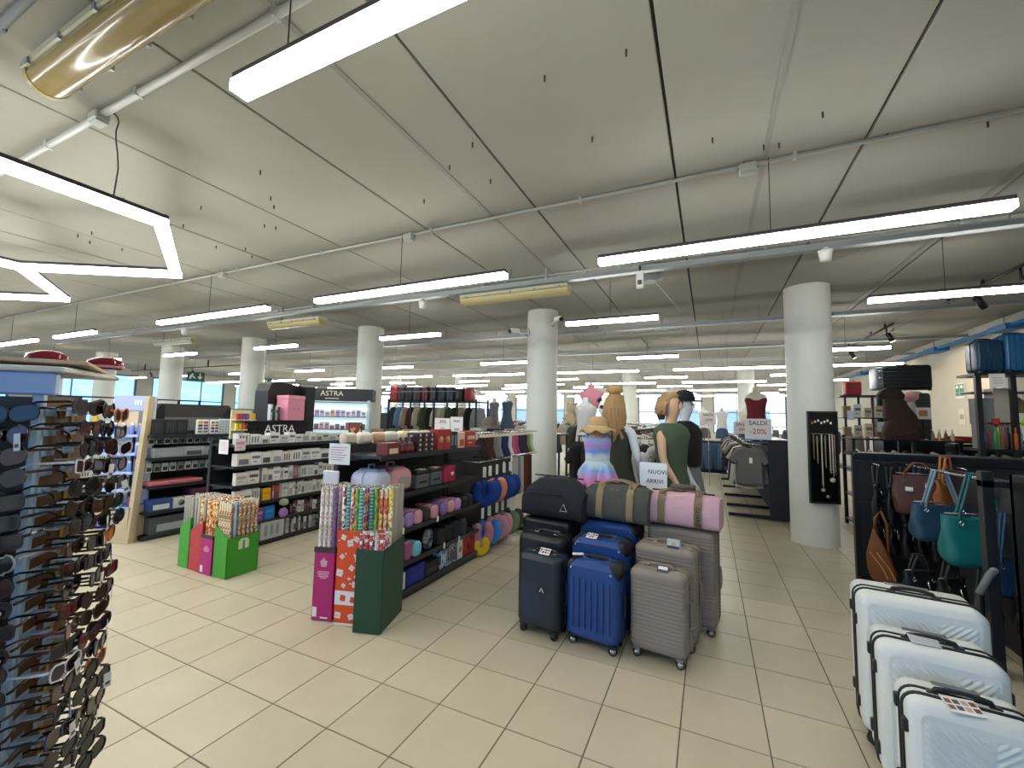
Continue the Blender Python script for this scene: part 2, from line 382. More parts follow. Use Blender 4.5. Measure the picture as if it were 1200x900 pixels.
# amber tube fittings
def tube_fit(x, y, z, L, label, w=.16, big=False, pale=False):
    t = thing('tube_fitting', label, 'lamp', (x, y, z))
    prof = [(w*.5*cos(a), .09-.09*sin(a)) for a in [pi*i/10 for i in range(11)]]
    cov = M('#8d7b4a', .2, 0, .25, 9, .12, 0, .4) if big else M('#a9aa9e', .3) if pale else M('#b4ab7c', .28)
    ob('cover', B().prism([(p[0], p[1]) for p in prof], .03, L-.03, 'x', smooth=True), t, mats=cov)
    ob('base', B().box(0, -w*.5-.012, .09, L, w*.5+.012, .125), t, mats=M('#b8b9a8', .4))
    for s in (0, 1): ob('end_cap', B().prism([(p[0]*1.05, p[1]*1.05-.004) for p in prof], s*(L-.03), s*(L-.03)+.03, 'x'), t, mats=M('#b0a36d', .3))
    for i in range(5):
        for s in (-1, 1): ob('clip', B().cb(.1+i*(L-.2)/4, s*(w*.5+.012), .09, .025, .014, .035), t, mats=GALV)
    for s in (.2, .8): ob('bracket', B().cb(L*s, 0, (.125+H-z)/2, .03, .03, H-z-.125), t, mats=GALV)
    return t
tube_fit(-3.24, .87, 3.25, 1.6, 'large old fitting with amber plastic cover, top left corner', .175, True)
tube_fit(-3.02, 4.83, 3.07, 1.5, 'old tube fitting with yellowed cover above the middle column')
tube_fit(-7.2, 5.0, 3.07, 1.3, 'old tube fitting with yellowed cover above the left long lamp')
tube_fit(-2.25, 7.75, 3.05, 1.9, 'unlit pale tube fitting right of the middle column', .09, False, True)
tube_fit(-11.7, 5.3, 3.05, 1.5, 'unlit tube fitting high on the left behind strip lamps', .09, False, True)
# smoke detectors, projector box, cameras
def detector(x, y, label):
    t = thing('smoke_detector', label, 'smoke detector', (x, y, 3.12))
    ob('body', B().lathe([(.02, -.05), (.045, -.045), (.05, 0), (.055, .01), (.055, .035)], 16), t, mats=WHT)
    ob('base', B().lathe([(.06, .035), (.062, .05), (.03, .06), (.02, .08)], 16), t, mats=WHT)
detector(1.0, 4.66, 'white smoke detector below the trunking on the right')
detector(-3.62, 4.72, 'white smoke detector below the trunking left of centre')
detector(-9.4, 4.72, 'white smoke detector below the trunking far left')
t = thing('access_point', 'white box with dark window hanging from trunking above centre', 'sensor', (-.66, 4.64, 3.0))
ob('body', B().bev(0, 0, .09, .075, .05, .19, .006), t, mats=WHT); ob('screen', B().cb(0, -.027, .055, .045, .004, .05), t, mats=M('#555a58', .3)); ob('bracket', B().cb(0, 0, .215, .02, .02, .06), t, mats=BLK)
t = thing('ceiling_bracket', 'grey octagonal box on the ceiling behind the centre lamps', 'junction box', (-.62, 5.1, 3.2))
ob('box', B().lathe([(.09, 0), (.1, .02), (.17, .04), (.17, .16), (.15, .18)], 8), t, mats=M('#8f979a', .5)); ob('stem', B().tube([(0, 0, .18), (0, 0, .25)], .05, 8), t, mats=GALV); ob('rod', B().tube([(.06, .05, .02), (.32, .3, -.3)], .006, 6), t, mats=conduit)
def camera_(x, y, z, rz, label):
    t = thing('security_camera', label, 'camera', (x, y, z), rz)
    ob('housing', B().bev(0, -.05, .01, .075, .17, .065, .015), t, mats=WHT); ob('lens', B().tube([(0, -.12, -.01), (0, -.16, -.015)], .034, 12), t, mats=BLK)
    ob('arm', B().tube([(0, .02, -.02), (0, .1, -.04), (0, .17, -.02)], .012, 8), t, mats=WHT)
    ob('cable', B().tube([(0, .12, -.03), (.04, .17, -.08), (.09, .19, -.06), (.1, .17, .05)], .005, 5), t, mats=BLK)
camera_(-2.98, 6.55, 3.06, rad(-50), 'white security camera on the left of the middle column')
camera_(-2.28, 6.55, 3.2, rad(55), 'white security camera on the right of the middle column')
# spot track on the right and left
def spot(x, y, z, rz, tilt, label, on=False):
    t = thing('spotlight', label, 'spotlight', (x, y, z), rz, 'track spotlights')
    T = Matrix.Rotation(tilt, 4, 'X')
    ob('body', B().tube([(0, 0, -.02), (0, 0, -.19)], .042, 14, 0, T), t, mats=BLK)
    ob('stem', B().tube([(0, 0, .1), (0, 0, -.06)], .012, 8), t, mats=BLK)
    ob('lens', B().tube([(0, 0, -.185), (0, 0, -.195)], .036, 14, 0, T), t, mats=SPOTM if on else M('#9a978c', .2))
SPOTM = D.materials.new('spot_lens'); SPOTM.use_nodes = True; SPOTM.node_tree.nodes['Principled BSDF'].inputs['Emission Color'].default_value = (1, .8, .55, 1); SPOTM.node_tree.nodes['Principled BSDF'].inputs['Emission Strength'].default_value = 18
def track(pts, label):
    pipe('lamp_track', label, pts, .018, BLK, 4, 'lamp track')
track([(3.2, 5.2, 3.38), (3.2, 8.6, 3.38)], 'black lamp track on the ceiling near the right wall')
track([(3.0, 9.6, 3.38), (3.0, 12.6, 3.38)], 'black lamp track farther along the right wall')
track([(-22, 9.2, 3.2), (-13.4, 9.2, 3.2)], 'long black lamp track on the far left')
spot(3.2, 7.5, 3.28, rad(-60), rad(40), 'black spotlight nearest on the right track')
spot(3.2, 6.6, 3.28, rad(-90), rad(50), 'unlit black spotlight second on the right track')
spot(3.0, 9.9, 3.28, rad(-90), rad(25), 'glowing spotlight aimed at the right wall by the emergency sign', True)
spot(3.0, 12.2, 3.28, rad(-90), rad(30), 'glowing spotlight farther back along the right wall', True)
for n, x in enumerate((-20.5, -17.6, -14.5)): spot(x, 9.2, 3.1, 0, rad(20), 'black spotlight %s from the left on the far track' % ORD[n])
for x, y, e, ax in ((3.1, 9.9, 130, 1.4), (3.05, 12.2, 60, 2.2)):
    l = D.lights.new('spot_beam', 'SPOT'); l.energy = e*1.4; l.spot_size = rad(62); l.spot_blend = .25; l.color = (1, .8, .55); l.shadow_soft_size = .04
    o = D.objects.new('spot_beam', l); COL.objects.link(o); o.location = (3.0+.16, y, 3.1)
    o.rotation_euler = (Vector((4.6, y+ax, 2.0))-o.location).to_track_quat('-Z', 'Y').to_euler()
# blue busbar along the right wall
t = thing('blue_busbar', 'blue painted pipe run with brackets along the right wall', 'pipe', (4.42, 4, 3.22))
blu = M('#1f6fae', .45)
ob('pipe', B().tube([(0, 0, 0), (0, 20, 0)], .035, 10), t, mats=blu)
for i in range(8):
    ob('bracket', B().box(-.08, i*2.4+.6, -.06, .17, i*2.4+1.1, .03), t, mats=blu); ob('drop_rod', B().tube([(0, i*2.4+.8, 0), (0, i*2.4+.8, .215)], .008, 6), t, mats=GALV)
# wall sign
t = thing('wall_sign', 'green and white emergency notice on the right wall', 'sign', (4.585, 11.5, 2.14))
ob('board', B().box(0, -.17, 0, .012, .17, .3), t, mats=WHT)
for a in (-.155, .01): ob('green_panel', B().box(-.004, a, .12, 0, a+.145, .285), t, mats=M('#17866a', .5)); ob('green_panel', B().box(-.004, a, .045, 0, a+.145, .115), t, mats=M('#17866a', .5))
for a in (-.08, .085): ob('arrow', B().prism([(a-.05, .2), (a+.04, .2), (a+.04, .24), (a, .27), (a-.05, .24)], -.007, -.0045, 'x'), t, mats=WHT)
t = thing('wall_notice', 'white sheet of paper taped below the emergency notice', 'notice', (4.59, 11.5, 1.62)); ob('sheet', B().box(0, -.12, 0, .003, .12, .3), t, mats=M('#d9d5c8', .8)); ob('print', B().box(-.001, -.08, .1, 0, .08, .2), t, mats=M('#a9a69c', .8))
# exit signs
def exit_sign(x, y, z, rz, label, w=.5, h=.3):
    t = thing('exit_sign', label, 'sign', (x, y, z), rz)
    ob('panel', B().bev(0, 0, h/2, w, .03, h, .004), t, mats=M('#0d5a3c', .4)); ob('hanger', B().tube([(0, 0, h), (0, 0, H-z)], .006, 5), t, mats=GALV)
    ob('arrow', B().prism([(.08*w, .5*h), (.2*w, .5*h), (.2*w, .85*h), (.28*w, .85*h), (.28*w, .5*h), (.4*w, .5*h), (.24*w, .15*h)], -.018, -.015), t, mats=WHT)
    ob('running_figure', B().prism([(-.38*w, .2*h), (-.28*w, .2*h), (-.22*w, .5*h), (-.05*w, .25*h), (0, .32*h), (-.15*w, .6*h), (-.12*w, .8*h), (-.22*w, .85*h), (-.33*w, .6*h)], -.018, -.015), t, mats=WHT)
exit_sign(-16.2, 8.6, 2.62, rad(55), 'green exit sign hanging left of the two left columns')
exit_sign(-13.8, 9.6, 2.45, rad(55), 'small red fire point sign by the left column', .22, .3)
# ================================================================ LUGGAGE
def handle_arc(w, hgt, r, mt_idx=0, T=None, n=8):
    pts = [(-w/2, 0, 0)]+[(-w/2+.012+(w-.024)*i/n, 0, hgt*(.75+.25*sin(pi*i/n))) for i in range(n+1)]+[(w/2, 0, 0)]
    return B().tube(pts, r, 8, mt_idx, T)
def ridged(w, h, nx, nz, f, y):       # displaced front panel, fades at the rim
    b = B(); vs = []; 
    for j in range(nz+1):
        for i in range(nx+1):
            u, v = i/nx, j/nz; fd = min(1, u*14, (1-u)*14, v*18, (1-v)*18)
            vs.append((-w/2+w*u, y-f(w*(u-.5), h*v)*fd+(.003*(1-fd)), h*v))
    fs = [(j*(nx+1)+i, j*(nx+1)+i+1, (j+1)*(nx+1)+i+1, (j+1)*(nx+1)+i) for j in range(nz) for i in range(nx)]
    return b.add(vs, fs, 0, True)
def suitcase(name, label, loc, rz, w, d, h, style, col, group=None, wheel_face=None):
    t = thing(name, label, 'suitcase', loc, rz, group); z0 = .055; bh = h-z0
    mt = M(*col)
    dark = M('#191a1d', .45)
    if style == 'rib':                 # horizontal ribs all round
        R = []; n = int(bh/.0062)
        for i in range(n+1):
            z = z0+bh*i/n; e = min(z-z0, z0+bh-z); ins = 0 if e > .045 else .045*(1-math.sqrt(max(0, 1-(1-e/.045)**2)))
            ins += .0028*(1 if (i//2) % 2 and .06 < e else 0)
            R.append([(x, y, z) for x, y in rr(w-2*ins, d-2*ins, max(.045-ins*.6, .012), 4)])
        ob('shell', B().rings(R), t, mats=mt)
        ob('zipper', B().tube([(x, 0, z+z0+bh/2) for x, z in rr(w-.002, bh-.002, .045, 4)], .0045, 6, closed=True), t, mats=M('#5a524b', .6))
    else:
        ob('shell', soft_box(w, d, bh, .05 if style != 'blue' else .055, .035, 5, z0), t, mats=mt)
        ob('zipper', B().tube([(x, .01, z+z0+bh/2) for x, z in rr(w+.002, bh+.002, .05, 5)], .006, 6, closed=True), t, mats=dark)
    if style == 'chevron':
        def f(x, z):
            return .002+.0085*(.5+.5*sin((z-abs(x-w*.13)*.95)*2*pi/.026))
        ob('chevron_panel', ridged(w-.07, bh-.1, int(w*200), int(bh*200), f, -d/2+.001), t, (0, 0, z0+.05), mats=mt)
        ob('zipper', B().tube([(x, -.04, z+z0+bh/2) for x, z in rr(w+.004, bh+.004, .052, 5)], .007, 6, closed=True), t, mats=dark)
        for s in (-1, 1):
            for zz in (.18, .78):
                for yy in (-.075, .035): ob('corner_guard', B().bev(s*(w/2+.002), yy, z0+bh*zz+(.03 if yy > 0 else 0), .022, .03, .05, .005), t, mats=dark)
        ob('badge', B().bev(w*.2, -d/2-.006, z0+bh*.12, .07, .008, .018, .003), t, mats=BLK)
    if style == 'blue':
        for i in range(7):
            x = (i-3)*w*.115
            R = B().tube([(x, -d/2-.001, z0+bh*.14), (x, -d/2-.003, z0+bh*.17), (x, -d/2-.003, z0+bh*.76), (x, -d/2-.001, z0+bh*.79)], [.003, .0085, .0085, .003], 8)
            ob('rib', R, t, mats=mt)
        for s in (-1, 1):
            me = soft_box(w+.006, d+.006, bh+.006, .057, .036, 5, z0-.003).mesh(dark, 'corner'); bm = bmesh.new(); bm.from_mesh(me)
            bmesh.ops.bisect_plane(bm, geom=bm.verts[:]+bm.edges[:]+bm.faces[:], plane_co=(s*(w/2-.062), 0, z0+bh), plane_no=(-s*.8, 0, -.6), clear_outer=True)
            bmesh.ops.holes_fill(bm, edges=bm.edges[:]); bm.to_mesh(me); bm.free(); ob('corner_guard', me, t)
            ob('rivet', B().tube([(s*(w/2-.045), -d/2-.004, z0+bh-.05), (s*(w/2-.045), -d/2-.011, z0+bh-.05)], .007, 8), t, mats=CHR)
    if style in ('diag', 'emblem'):
        if style == 'diag':
            ob('ribbed_panel', ridged(w-.07, bh-.12, 70, 60, lambda x, z: .001+.0022*(.5+.5*sin((x-z)*2*pi/.018)), -d/2+.002), t, (0, 0, z0+.06), mats=mt)
        else:
            ob('emblem_panel', B().prism([(0, -.055), (.055, 0), (0, .055), (-.055, 0)], -d/2-.004, -d/2+.005), t, (w*.12, 0, z0+bh*.55), mats=M('#1a1d22', .35))
            ob('emblem', B().prism([(-.018, -.014), (-.002, .018), (.002, .018), (.018, -.014), (.011, -.014), (0, .01), (-.011, -.014)], -d/2-.006, -d/2-.003), t, (w*.12, 0, z0+bh*.55), mats=CHR)
            ob('front_panel', B().box(-w/2+.035, -d/2-.0015, z0+.07, w*.07, -d/2+.004, z0+bh*.6), t, mats=M('#1b2b42', .42))
            ob('front_panel', B().box(w*.07, -d/2-.0015, z0+bh*.42, w/2-.035, -d/2+.004, z0+bh*.86), t, mats=M('#182130', .42))
        for s in (-1, 1):
            for zz in (.2, .75): ob('corner_guard', B().bev(s*(w/2+.002), .01, z0+bh*zz, .012, .03, .05, .004), t, mats=dark)
    hm = mt if style == 'rib' else dark
    o = ob('top_handle', handle_arc(.17, .026, .009), t, (0, 0, h-.004), mats=hm)
    for s in (-1, 1): ob('handle_mount', B().bev(s*.085, 0, h, .035, .03, .012, .003), t, mats=CHR if style != 'chevron' else dark)
    o = ob('side_handle', handle_arc(.17, .02, .008), t, (w/2-.003, 0, z0+bh*.5), mats=hm); o.rotation_euler = (0, pi/2, 0)
    o = ob('telescopic_handle', B().bev(0, d/2-.035, h-.003, w*.38, .03, .012, .003), t, mats=M('#74767a', .35, .7) if style != 'rib' else mt)
    for sx in (-1, 1):
        for sy in (-1, 1):
            wx, wy = sx*(w/2-.045), sy*(d/2-.035)
            wh = ob('wheel', B().tube([(-.013, 0, 0), (.013, 0, 0)], .029, 14), t, (wx, wy, .029), mats=BLK)
            wh.rotation_euler = (0, 0, rad(-60 if sy < 0 else 20))
            ob('hub', B().tube([(-.0155, 0, 0), (.0155, 0, 0)], .021, 12), wh, mats=CHR if style in ('rib', 'blue') else M('#3a3c40', .4, .5))
            ob('wheel_mount', B().rings([[(wx+x, wy+y, z) for x, y in rr(a, a, .012, 3)] for a, z in ((.03, .038), (.045, .05), (.055, .07))]), t, mats=hm)
    return t
def price_card(parent, loc, rx, rz=0, w=.085, h=.055, colr='#e9e6e4'):
    c = ob('price_card', B().box(-w/2, -.0012, -h/2, w/2, .0012, h/2), parent, loc, mats=M(colr, .6)); c.rotation_euler = (rx, 0, rz)
    return c
def swatches(c, w=.085, h=.055, cols=('#8c2f3a', '#2d3b52', '#c8a79a', '#3c3c40')):
    for i in range(8):
        x = -w*.36+(i % 4)*w*.24; z = h*(.2 if i < 4 else -.18)
        ob('print', B().box(x-w*.09, -.002, z-h*.13, x+w*.09, -.0012, z+h*.13), c, mats=M(cols[i % len(cols)], .6))
LR = rad(-8)
TAU = ('#8a7f74', .42); NB = ('#1b4283', .38); KB = ('#16181d', .42); WH = ('#dfe4e2', .32)
def place(x, y, dx=0, dy=0):   # luggage frame: x along fronts, y back
    return (x+dx*cos(LR)-dy*sin(LR), y+dx*sin(LR)+dy*cos(LR), 0)
# taupe trio: front-left foot of the small one at about (-.49, 3.0)
s1 = suitcase('suitcase', 'small taupe ribbed hard suitcase at the front right of the luggage group', (-.315, 3.10, 0), LR, .365, .22, .575, 'rib', TAU)
s2 = suitcase('suitcase', 'medium taupe ribbed hard suitcase behind the small taupe one', (-.29, 3.355, 0), LR, .42, .25, .675, 'rib', TAU)
s3 = suitcase('suitcase', 'large taupe ribbed hard suitcase under the pink duffel bag', (-.2, 3.68, 0), LR, .5, .28, .75, 'rib', TAU)
s4 = suitcase('suitcase', 'small blue hard suitcase with vertical ribs and black corners', (-.74, 3.06, 0), LR, .38, .22, .575, 'blue', NB)
s5 = suitcase('suitcase', 'medium blue hard suitcase between the small and large blue ones', (-.755, 3.32, 0), LR, .43, .25, .665, 'blue', NB)
s6 = suitcase('suitcase', 'large blue hard suitcase under the dark olive duffel bag', (-.745, 3.63, 0), LR, .47, .27, .735, 'blue', NB)
s7 = suitcase('suitcase', 'small dark navy suitcase with diamond emblem, front left of the luggage group', (-1.135, 3.06, 0), LR, .34, .22, .565, 'emblem', ('#1a2331', .42))
s8 = suitcase('suitcase', 'medium black suitcase with diagonal ribs behind the emblem suitcase', (-1.21, 3.31, 0), LR, .4, .25, .64, 'diag', KB)
s9 = suitcase('suitcase', 'large black suitcase with diagonal ribs under the navy duffel bag', (-1.27, 3.6, 0), LR, .47, .27, .71, 'diag', KB)
swatches(price_card(s7, (.02, -.03, .583), rad(-52)), cols=('#6d2430', '#b49a92', '#2b2b30'))
swatches(price_card(s5, (-.06, -.07, .68), rad(-65)), cols=('#6d2430', '#c9b8b2', '#2b2b30'))
price_card(s4, (-.13, -.03, .597), rad(-80), rad(35), .08, .03)
c = price_card(s1, (.03, -.06, .588), rad(-45), 0, .075, .05, '#3b4258'); ob('print', B().box(-.03, -.002, -.004, .03, -.0012, .018), c, mats=WHT)
c = price_card(s2, (.06, -.09, .70), rad(-10), 0, .085, .07, '#b9c3d0'); ob('print', B().box(-.04, -.002, -.03, .04, -.0012, -.012), c, mats=M('#2a3558', .5)); ob('print', B().prism([(-.015, -.01), (.015, -.01), (.01, .012), (-.01, .012)], -.002, -.0012), c, mats=M('#e0a030', .5))
# white trio, lower right corner
WR = rad(-6)
w1 = suitcase('suitcase', 'large white chevron-patterned suitcase against the black bag rack', (.915, 2.86, 0), WR, .47, .3, .72, 'chevron', WH)
w2 = suitcase('suitcase', 'medium white chevron-patterned suitcase between the large and small ones', (.868, 2.54, 0), WR, .405, .27, .62, 'chevron', WH)
w3 = suitcase('suitcase', 'small white chevron-patterned suitcase nearest in the lower right corner', (.85, 2.25, 0), WR, .36, .23, .54, 'chevron', WH)
c = price_card(w3, (-.02, -.07, .548), rad(-78), rad(12), .1, .075); swatches(c, .1, .075, ('#8c5a4a', '#49505c', '#b9a79a', '#6f3b3b'))
c = price_card(w2, (-.03, -.03, .632), rad(-75), rad(5), .1, .06, '#b5b9bd')
# duffels --------------------------------------------------------------
def duffel(name, label, loc, rz, L, w, h, col, strap, k=0, dome=.06):
    t = thing(name, label, 'bag', loc, rz)
    mt = M(col, .85, 0, .4, 18, .06); st = M(strap or '#15161a', .8, 0, .3, 60)
    R = []; n = 14
    def sec(x, f):
        pts = []; u = 2*x/L; hh = h*(1-dome*abs(u)**2.5)
        for i in range(24):
            a = 2*pi*i/24; c_, s_ = cos(a), sin(a); ex = .45 if s_ < 0 else .6
            y = abs(c_)**ex*(1 if c_ > 0 else -1)*w/2*(.9+.1*f); z = hh/2+abs(s_)**ex*(1 if s_ > 0 else -1)*hh/2
            z = hh/2+(z-hh/2)*(f if z > hh/2 else 1)
            y *= 1-(.35+dome*.4)*max(0, z/h-.3)
            z += .007*sin(x*31+i*.9)*(1 if z > h*.4 else 0); y += .005*sin(x*47+i*1.7)
            pts.append((x, y, max(z, 0)))
        return pts
    for i in range(n+1):
        u = -1+2*i/n; f = (1-abs(u)**8)*.08+.92
        R.append(sec(u*L/2*(1 if abs(u) < .99 else .995), f if abs(u) < .999 else .84))
    ob('body', B().rings(R), t, mats=mt)
    ob('zipper', B().tube([(-L*.42, 0, h*.985), (0, 0, h*1.0), (L*.42, 0, h*.985)], .006, 6), t, mats=BLK)
    def wrap(x, ww, mt, nm):
        G = lambda q: [(q, p[1]*1.03+math.copysign(.003, p[1]), p[2]*1.012+.003) for p in sec(q, 1.0)]; r1, rm, r2 = G(x-ww/2), G(x), G(x+ww/2)
        return ob(nm, B().rings([r1, rm, r2], cap=False), t, mats=mt)
    if strap:
        for s in (-1, 1):
            o = wrap(s*L*.24, .055, st, 'strap')
            if k: text('GUARD' if s > 0 else '', .042, BLK, o, (s*L*.24, -w/2*1.03-.004, h*.4), (pi/2, pi/2, 0)) if s > 0 else None
        for sy in (-1, 1):
            pts = [(-L*.24, sy*w*.3, h*.93), (-L*.2, sy*w*.12, h*1.03), (-L*.06, sy*.02, h*1.09), (L*.06, sy*.02, h*1.09), (L*.2, sy*w*.12, h*1.03), (L*.24, sy*w*.3, h*.93)]
            ob('handle', B().tube(pts, .011, 6), t, mats=st)
        ob('name_patch', B().bev(-.01, -w*.33, h*.83, .06, .012, .028, .003), t, mats=M('#a4967e', .6))
    return t
BR = rad(-8)
d1 = duffel('duffel_bag', 'black-navy duffel bag with white triangle mark on the black suitcases', (-1.2, 3.56, .725), BR, .56, .32, .34, '#171a24', None, dome=.34)
ob('triangle_mark', B().tube([(.1, -.168, .085), (.13, -.165, .14), (.16, -.168, .085)], .0035, 6, closed=True), d1, mats=WHT)
o = ob('handle', B().tube([(-.12, -.1, .24), (-.1, -.04, .31), (-.02, 0, .335), (.06, 0, .335), (.12, -.04, .31), (.14, -.1, .24)], .013, 8), d1, mats=BLK)
ob('front_pocket', B().tube([(-.2, -.14, .2), (0, -.15, .21), (.1, -.145, .2)], .005, 6), d1, mats=BLK)
d2 = duffel('duffel_bag', 'dark olive-grey duffel bag with khaki straps on the blue suitcases', (-.68, 3.6, .75), BR, .52, .3, .29, '#4a4b45', '#8a7a5e', 0)
d3 = duffel('duffel_bag', 'pink duffel bag with khaki straps on the large taupe suitcase', (-.2, 3.63, .765), BR, .55, .3, .25, '#c7a2ad', '#7d6b54', 1)
ob('carry_roll', B().tube([(-.08, -.02, .285), (.1, -.02, .29)], .02, 10), d3, mats=M('#5b5048', .7))
# small stand with paper notice behind the bags
t = thing('sign_stand', 'white acrylic stand holding a new arrivals notice behind the duffels', 'sign', (-.45, 3.9, .0), rad(-8))
ob('pole', B().tube([(0, .02, .02), (0, .02, .82)], .012, 8), t, mats=WHT); ob('base', B().bev(0, .02, .012, .3, .22, .024, .006), t, mats=WHT)
ob('foot', B().bev(0, 0, .84, .2, .09, .05, .01), t, mats=WHT)
sh = ob('sheet', B().bev(0, 0, 1.03, .235, .008, .34, .003), t, mats=M('#e8eef2', .3))
text('NUOVI', .05, BLK, sh, (.035, -.006, 1.12)); text('ARRIVI', .05, BLK, sh, (.015, -.006, 1.04))
# ================================================================ GIFT WRAP BINS
endm = M('#d9d4c6', .7)
PW = {
 'white printed': pattern('print_white', ['#dddbd4', '#dddbd4', '#a9a69e', '#c9a5b5'], 90, seedv=1),
 'purple': pattern('print_purple', ['#4f4478', '#66548f', '#8f5080'], 60, seedv=2),
 'red and white': pattern('print_redwhite', ['#a5334f', '#e5dedb', '#6c2a4c', '#d9c9c4'], 45, seedv=3),
 'teal': pattern('print_teal', [('#2b7f7d', 0), ('#4fa7a0', .4), ('#8fd0d8', .9)], 12, kind='Z', seedv=4),
 'pink floral': pattern('print_pink', ['#c4487d', '#e9e0dc', '#8f3a7d', '#e2a23a'], 50, seedv=5),
 'green': pattern('print_green', ['#7d9a2e', '#4f7d37', '#a9b84a'], 40, seedv=6),
 'orange': pattern('print_orange', ['#c9702e', '#b23f2c', '#e0b24a', '#d9d0b8'], 45, seedv=7),
 'yellow': pattern('print_yellow', ['#dcc94f', '#ece6cf', '#7f9a4a', '#c79a3a'], 50, seedv=8),
 'grey': M('#8b857b', .4), 'silver': M('#9a968d', .35, .3),
 'blue': pattern('print_blue', ['#2c4fa0', '#d9dde6', '#b5323c', '#2c3f7a'], 50, seedv=9),
 'red': pattern('print_red', ['#b32a2e', '#d8d2cc', '#b32a2e'], 40, seedv=10),
 'gold floral': pattern('print_gold', ['#c79a3f', '#a8702e', '#e2c98a', '#9a4a34'], 45, seedv=11),
 'rose floral': pattern('print_rose', ['#c9b596', '#a85a48', '#75804a', '#d0c2a2'], 60, seedv=12),
 'maroon': pattern('print_maroon', ['#5f2a34', '#7a3a44'], 30, seedv=13),
 'cream floral': pattern('print_cream', ['#bfae8c', '#94794e', '#a06a50', '#c9bd9f'], 70, seedv=14),
 'pale blue': M('#8fa9c4', .4),
}
RM = {}
def roll(parent_T, x, y, z0, z1, col, label, group, rz):
    k = (col, round(z1-z0, 2))
    if k not in RM:
        L = k[1]; b = B().tube([(0, 0, 0), (0, 0, L-.002)], .017, 8); n = len(b.f); b.tube([(0, 0, L-.002), (0, 0, L)], .0172, 8, 1)
        c = B().tube([(0, 0, L), (0, 0, L+.001)], .008, 6); RM[k] = (b.mesh([PW[col], endm]), c.mesh(M('#6d655a', .8)))
    p = parent_T @ Vector((x, y, z0))
    t = ob('wrapping_paper_roll', RM[k][0], None, p, rz); tag(t, label, 'gift wrap', group)
    ob('core', RM[k][1], t)
def bin_(name, label, P, rz, x0, x1, y0, y1, zf, zb, mt, lip=.004, T=None, side=None):
    """open bin, front at y0 (height zf), back y1 (height zb); side=(zl,zr) makes the top slope across x instead"""
    t = thing(name, label, 'bin', P, rz); w = lip
    zl, zr = side or (None, None)
    def wall(poly, a, c, ax): ob('side_panel', B().prism(poly, a, c, ax), t, mats=mt)
    if side:
        q = [(x0, .004), (x1, .004), (x1, zr), (x0, zl)]
        wall(q, y0, y0+w, 'y'); wall(q, y1-w, y1, 'y'); wall([(y0, .004), (y1, .004), (y1, zl), (y0, zl)], x0, x0+w, 'x'); wall([(y0, .004), (y1, .004), (y1, zr), (y0, zr)], x1-w, x1, 'x')
    else:
        q = [(y0, .004), (y1, .004), (y1, zb), (y0, zf)]
        wall(q, x0, x0+w, 'x'); wall(q, x1-w, x1, 'x'); wall([(x0, .004), (x1, .004), (x1, zf), (x0, zf)], y0, y0+w, 'y'); wall([(x0, .004), (x1, .004), (x1, zb), (x0, zb)], y1-w, y1, 'y')
    ob('base', B().box(x0+w, y0+w, .002, x1-w, y1-w, .008), t, mats=mt)
    return t
def fill(P, rz, x0, x1, y0, y1, z0, z1, nx, ny, cols, where, grp, edge='front'):
    T = Matrix.Translation(P) @ Matrix.Rotation(rz, 4, 'Z')
    for j in range(ny):
        for i in range(nx):
            x = x0+.022+(x1-x0-.044)*(i/(nx-1) if nx > 1 else .5); y = y0+.023+(y1-y0-.046)*(j/(ny-1) if ny > 1 else .5)
            zz = z1+random.choice((-.006, 0, .004, .008))
            if edge == 'front' and j == 0: c = cols[i % len(cols)]; lab = '%s gift wrap roll, %s from the left in the %s' % (c, ORD[i], where); g = None
            elif edge == 'right' and i == nx-1: c = cols[j % len(cols)]; lab = '%s gift wrap roll, %s from the front in the %s' % (c, ORD[j], where); g = None
            elif edge == 'both' and i == nx-1 and j: c = cols[(nx+j) % len(cols)]; lab = '%s gift wrap roll, right column %s row of %s' % (c, ORD[j], where); g = None
            elif edge == 'both' and j == 0: c = cols[i % len(cols)]; lab = '%s gift wrap roll, %s from the left in the %s' % (c, ORD[i], where); g = None
            else: c = cols[(i*3+j*5) % len(cols)]; lab = 'gift wrap roll with only its end showing in the %s' % where; g = 1
            roll(T, x, y, z0, zz, c, lab, grp, rz)
P2 = (-2.15, 2.46, 0); R2 = rad(17)
mag = M('#b01a6e', .45); org = M('#e2501f', .5); grn = M('#17452f', .5)
b1 = bin_('gift_wrap_bin', 'magenta cardboard gift wrap bin at the left of the near trio', P2, R2, -.61, -.445, .12, .42, .535, .535, mag)
ob('rim_band', B().prism([(-.613, .505), (-.442, .505), (-.442, .545), (-.613, .545)], .115, .12), b1, mats=M('#3a2c33', .5)); ob('rim_band', B().box(-.442, .115, .505, -.439, .42, .545), b1, mats=M('#3a2c33', .5))
ob('price_label', B().box(-.605, .1165, .03, -.57, .12, .1), b1, mats=WHT)
for i, w in enumerate((.09, .1, .08, .085, .05)): ob('print', B().box(-.53-w/2, .1175, .36-i*.012, -.53+w/2, .12, .366-i*.012), b1, mats=M('#e6a9c8', .5))
ob('print', B().prism([(-.55, .4), (-.51, .4), (-.5, .44), (-.52, .45), (-.53, .47), (-.545, .45), (-.56, .44)], .1175, .12), b1, mats=M('#c9a6b8', .5)); ob('print', B().box(-.54, .1175, .02, -.48, .12, .03), b1, mats=WHT)
fill(P2, R2, -.605, -.45, .125, .415, .01, 1.0, 4, 7, ['white printed', 'white printed', 'white printed', 'purple', 'white printed'], 'magenta bin', 'rolls in the magenta bin')
b2 = bin_('gift_wrap_bin', 'orange gift wrap bin printed with white presents, middle of near trio', P2, R2, -.405, -.215, .08, .42, .69, .69, org)
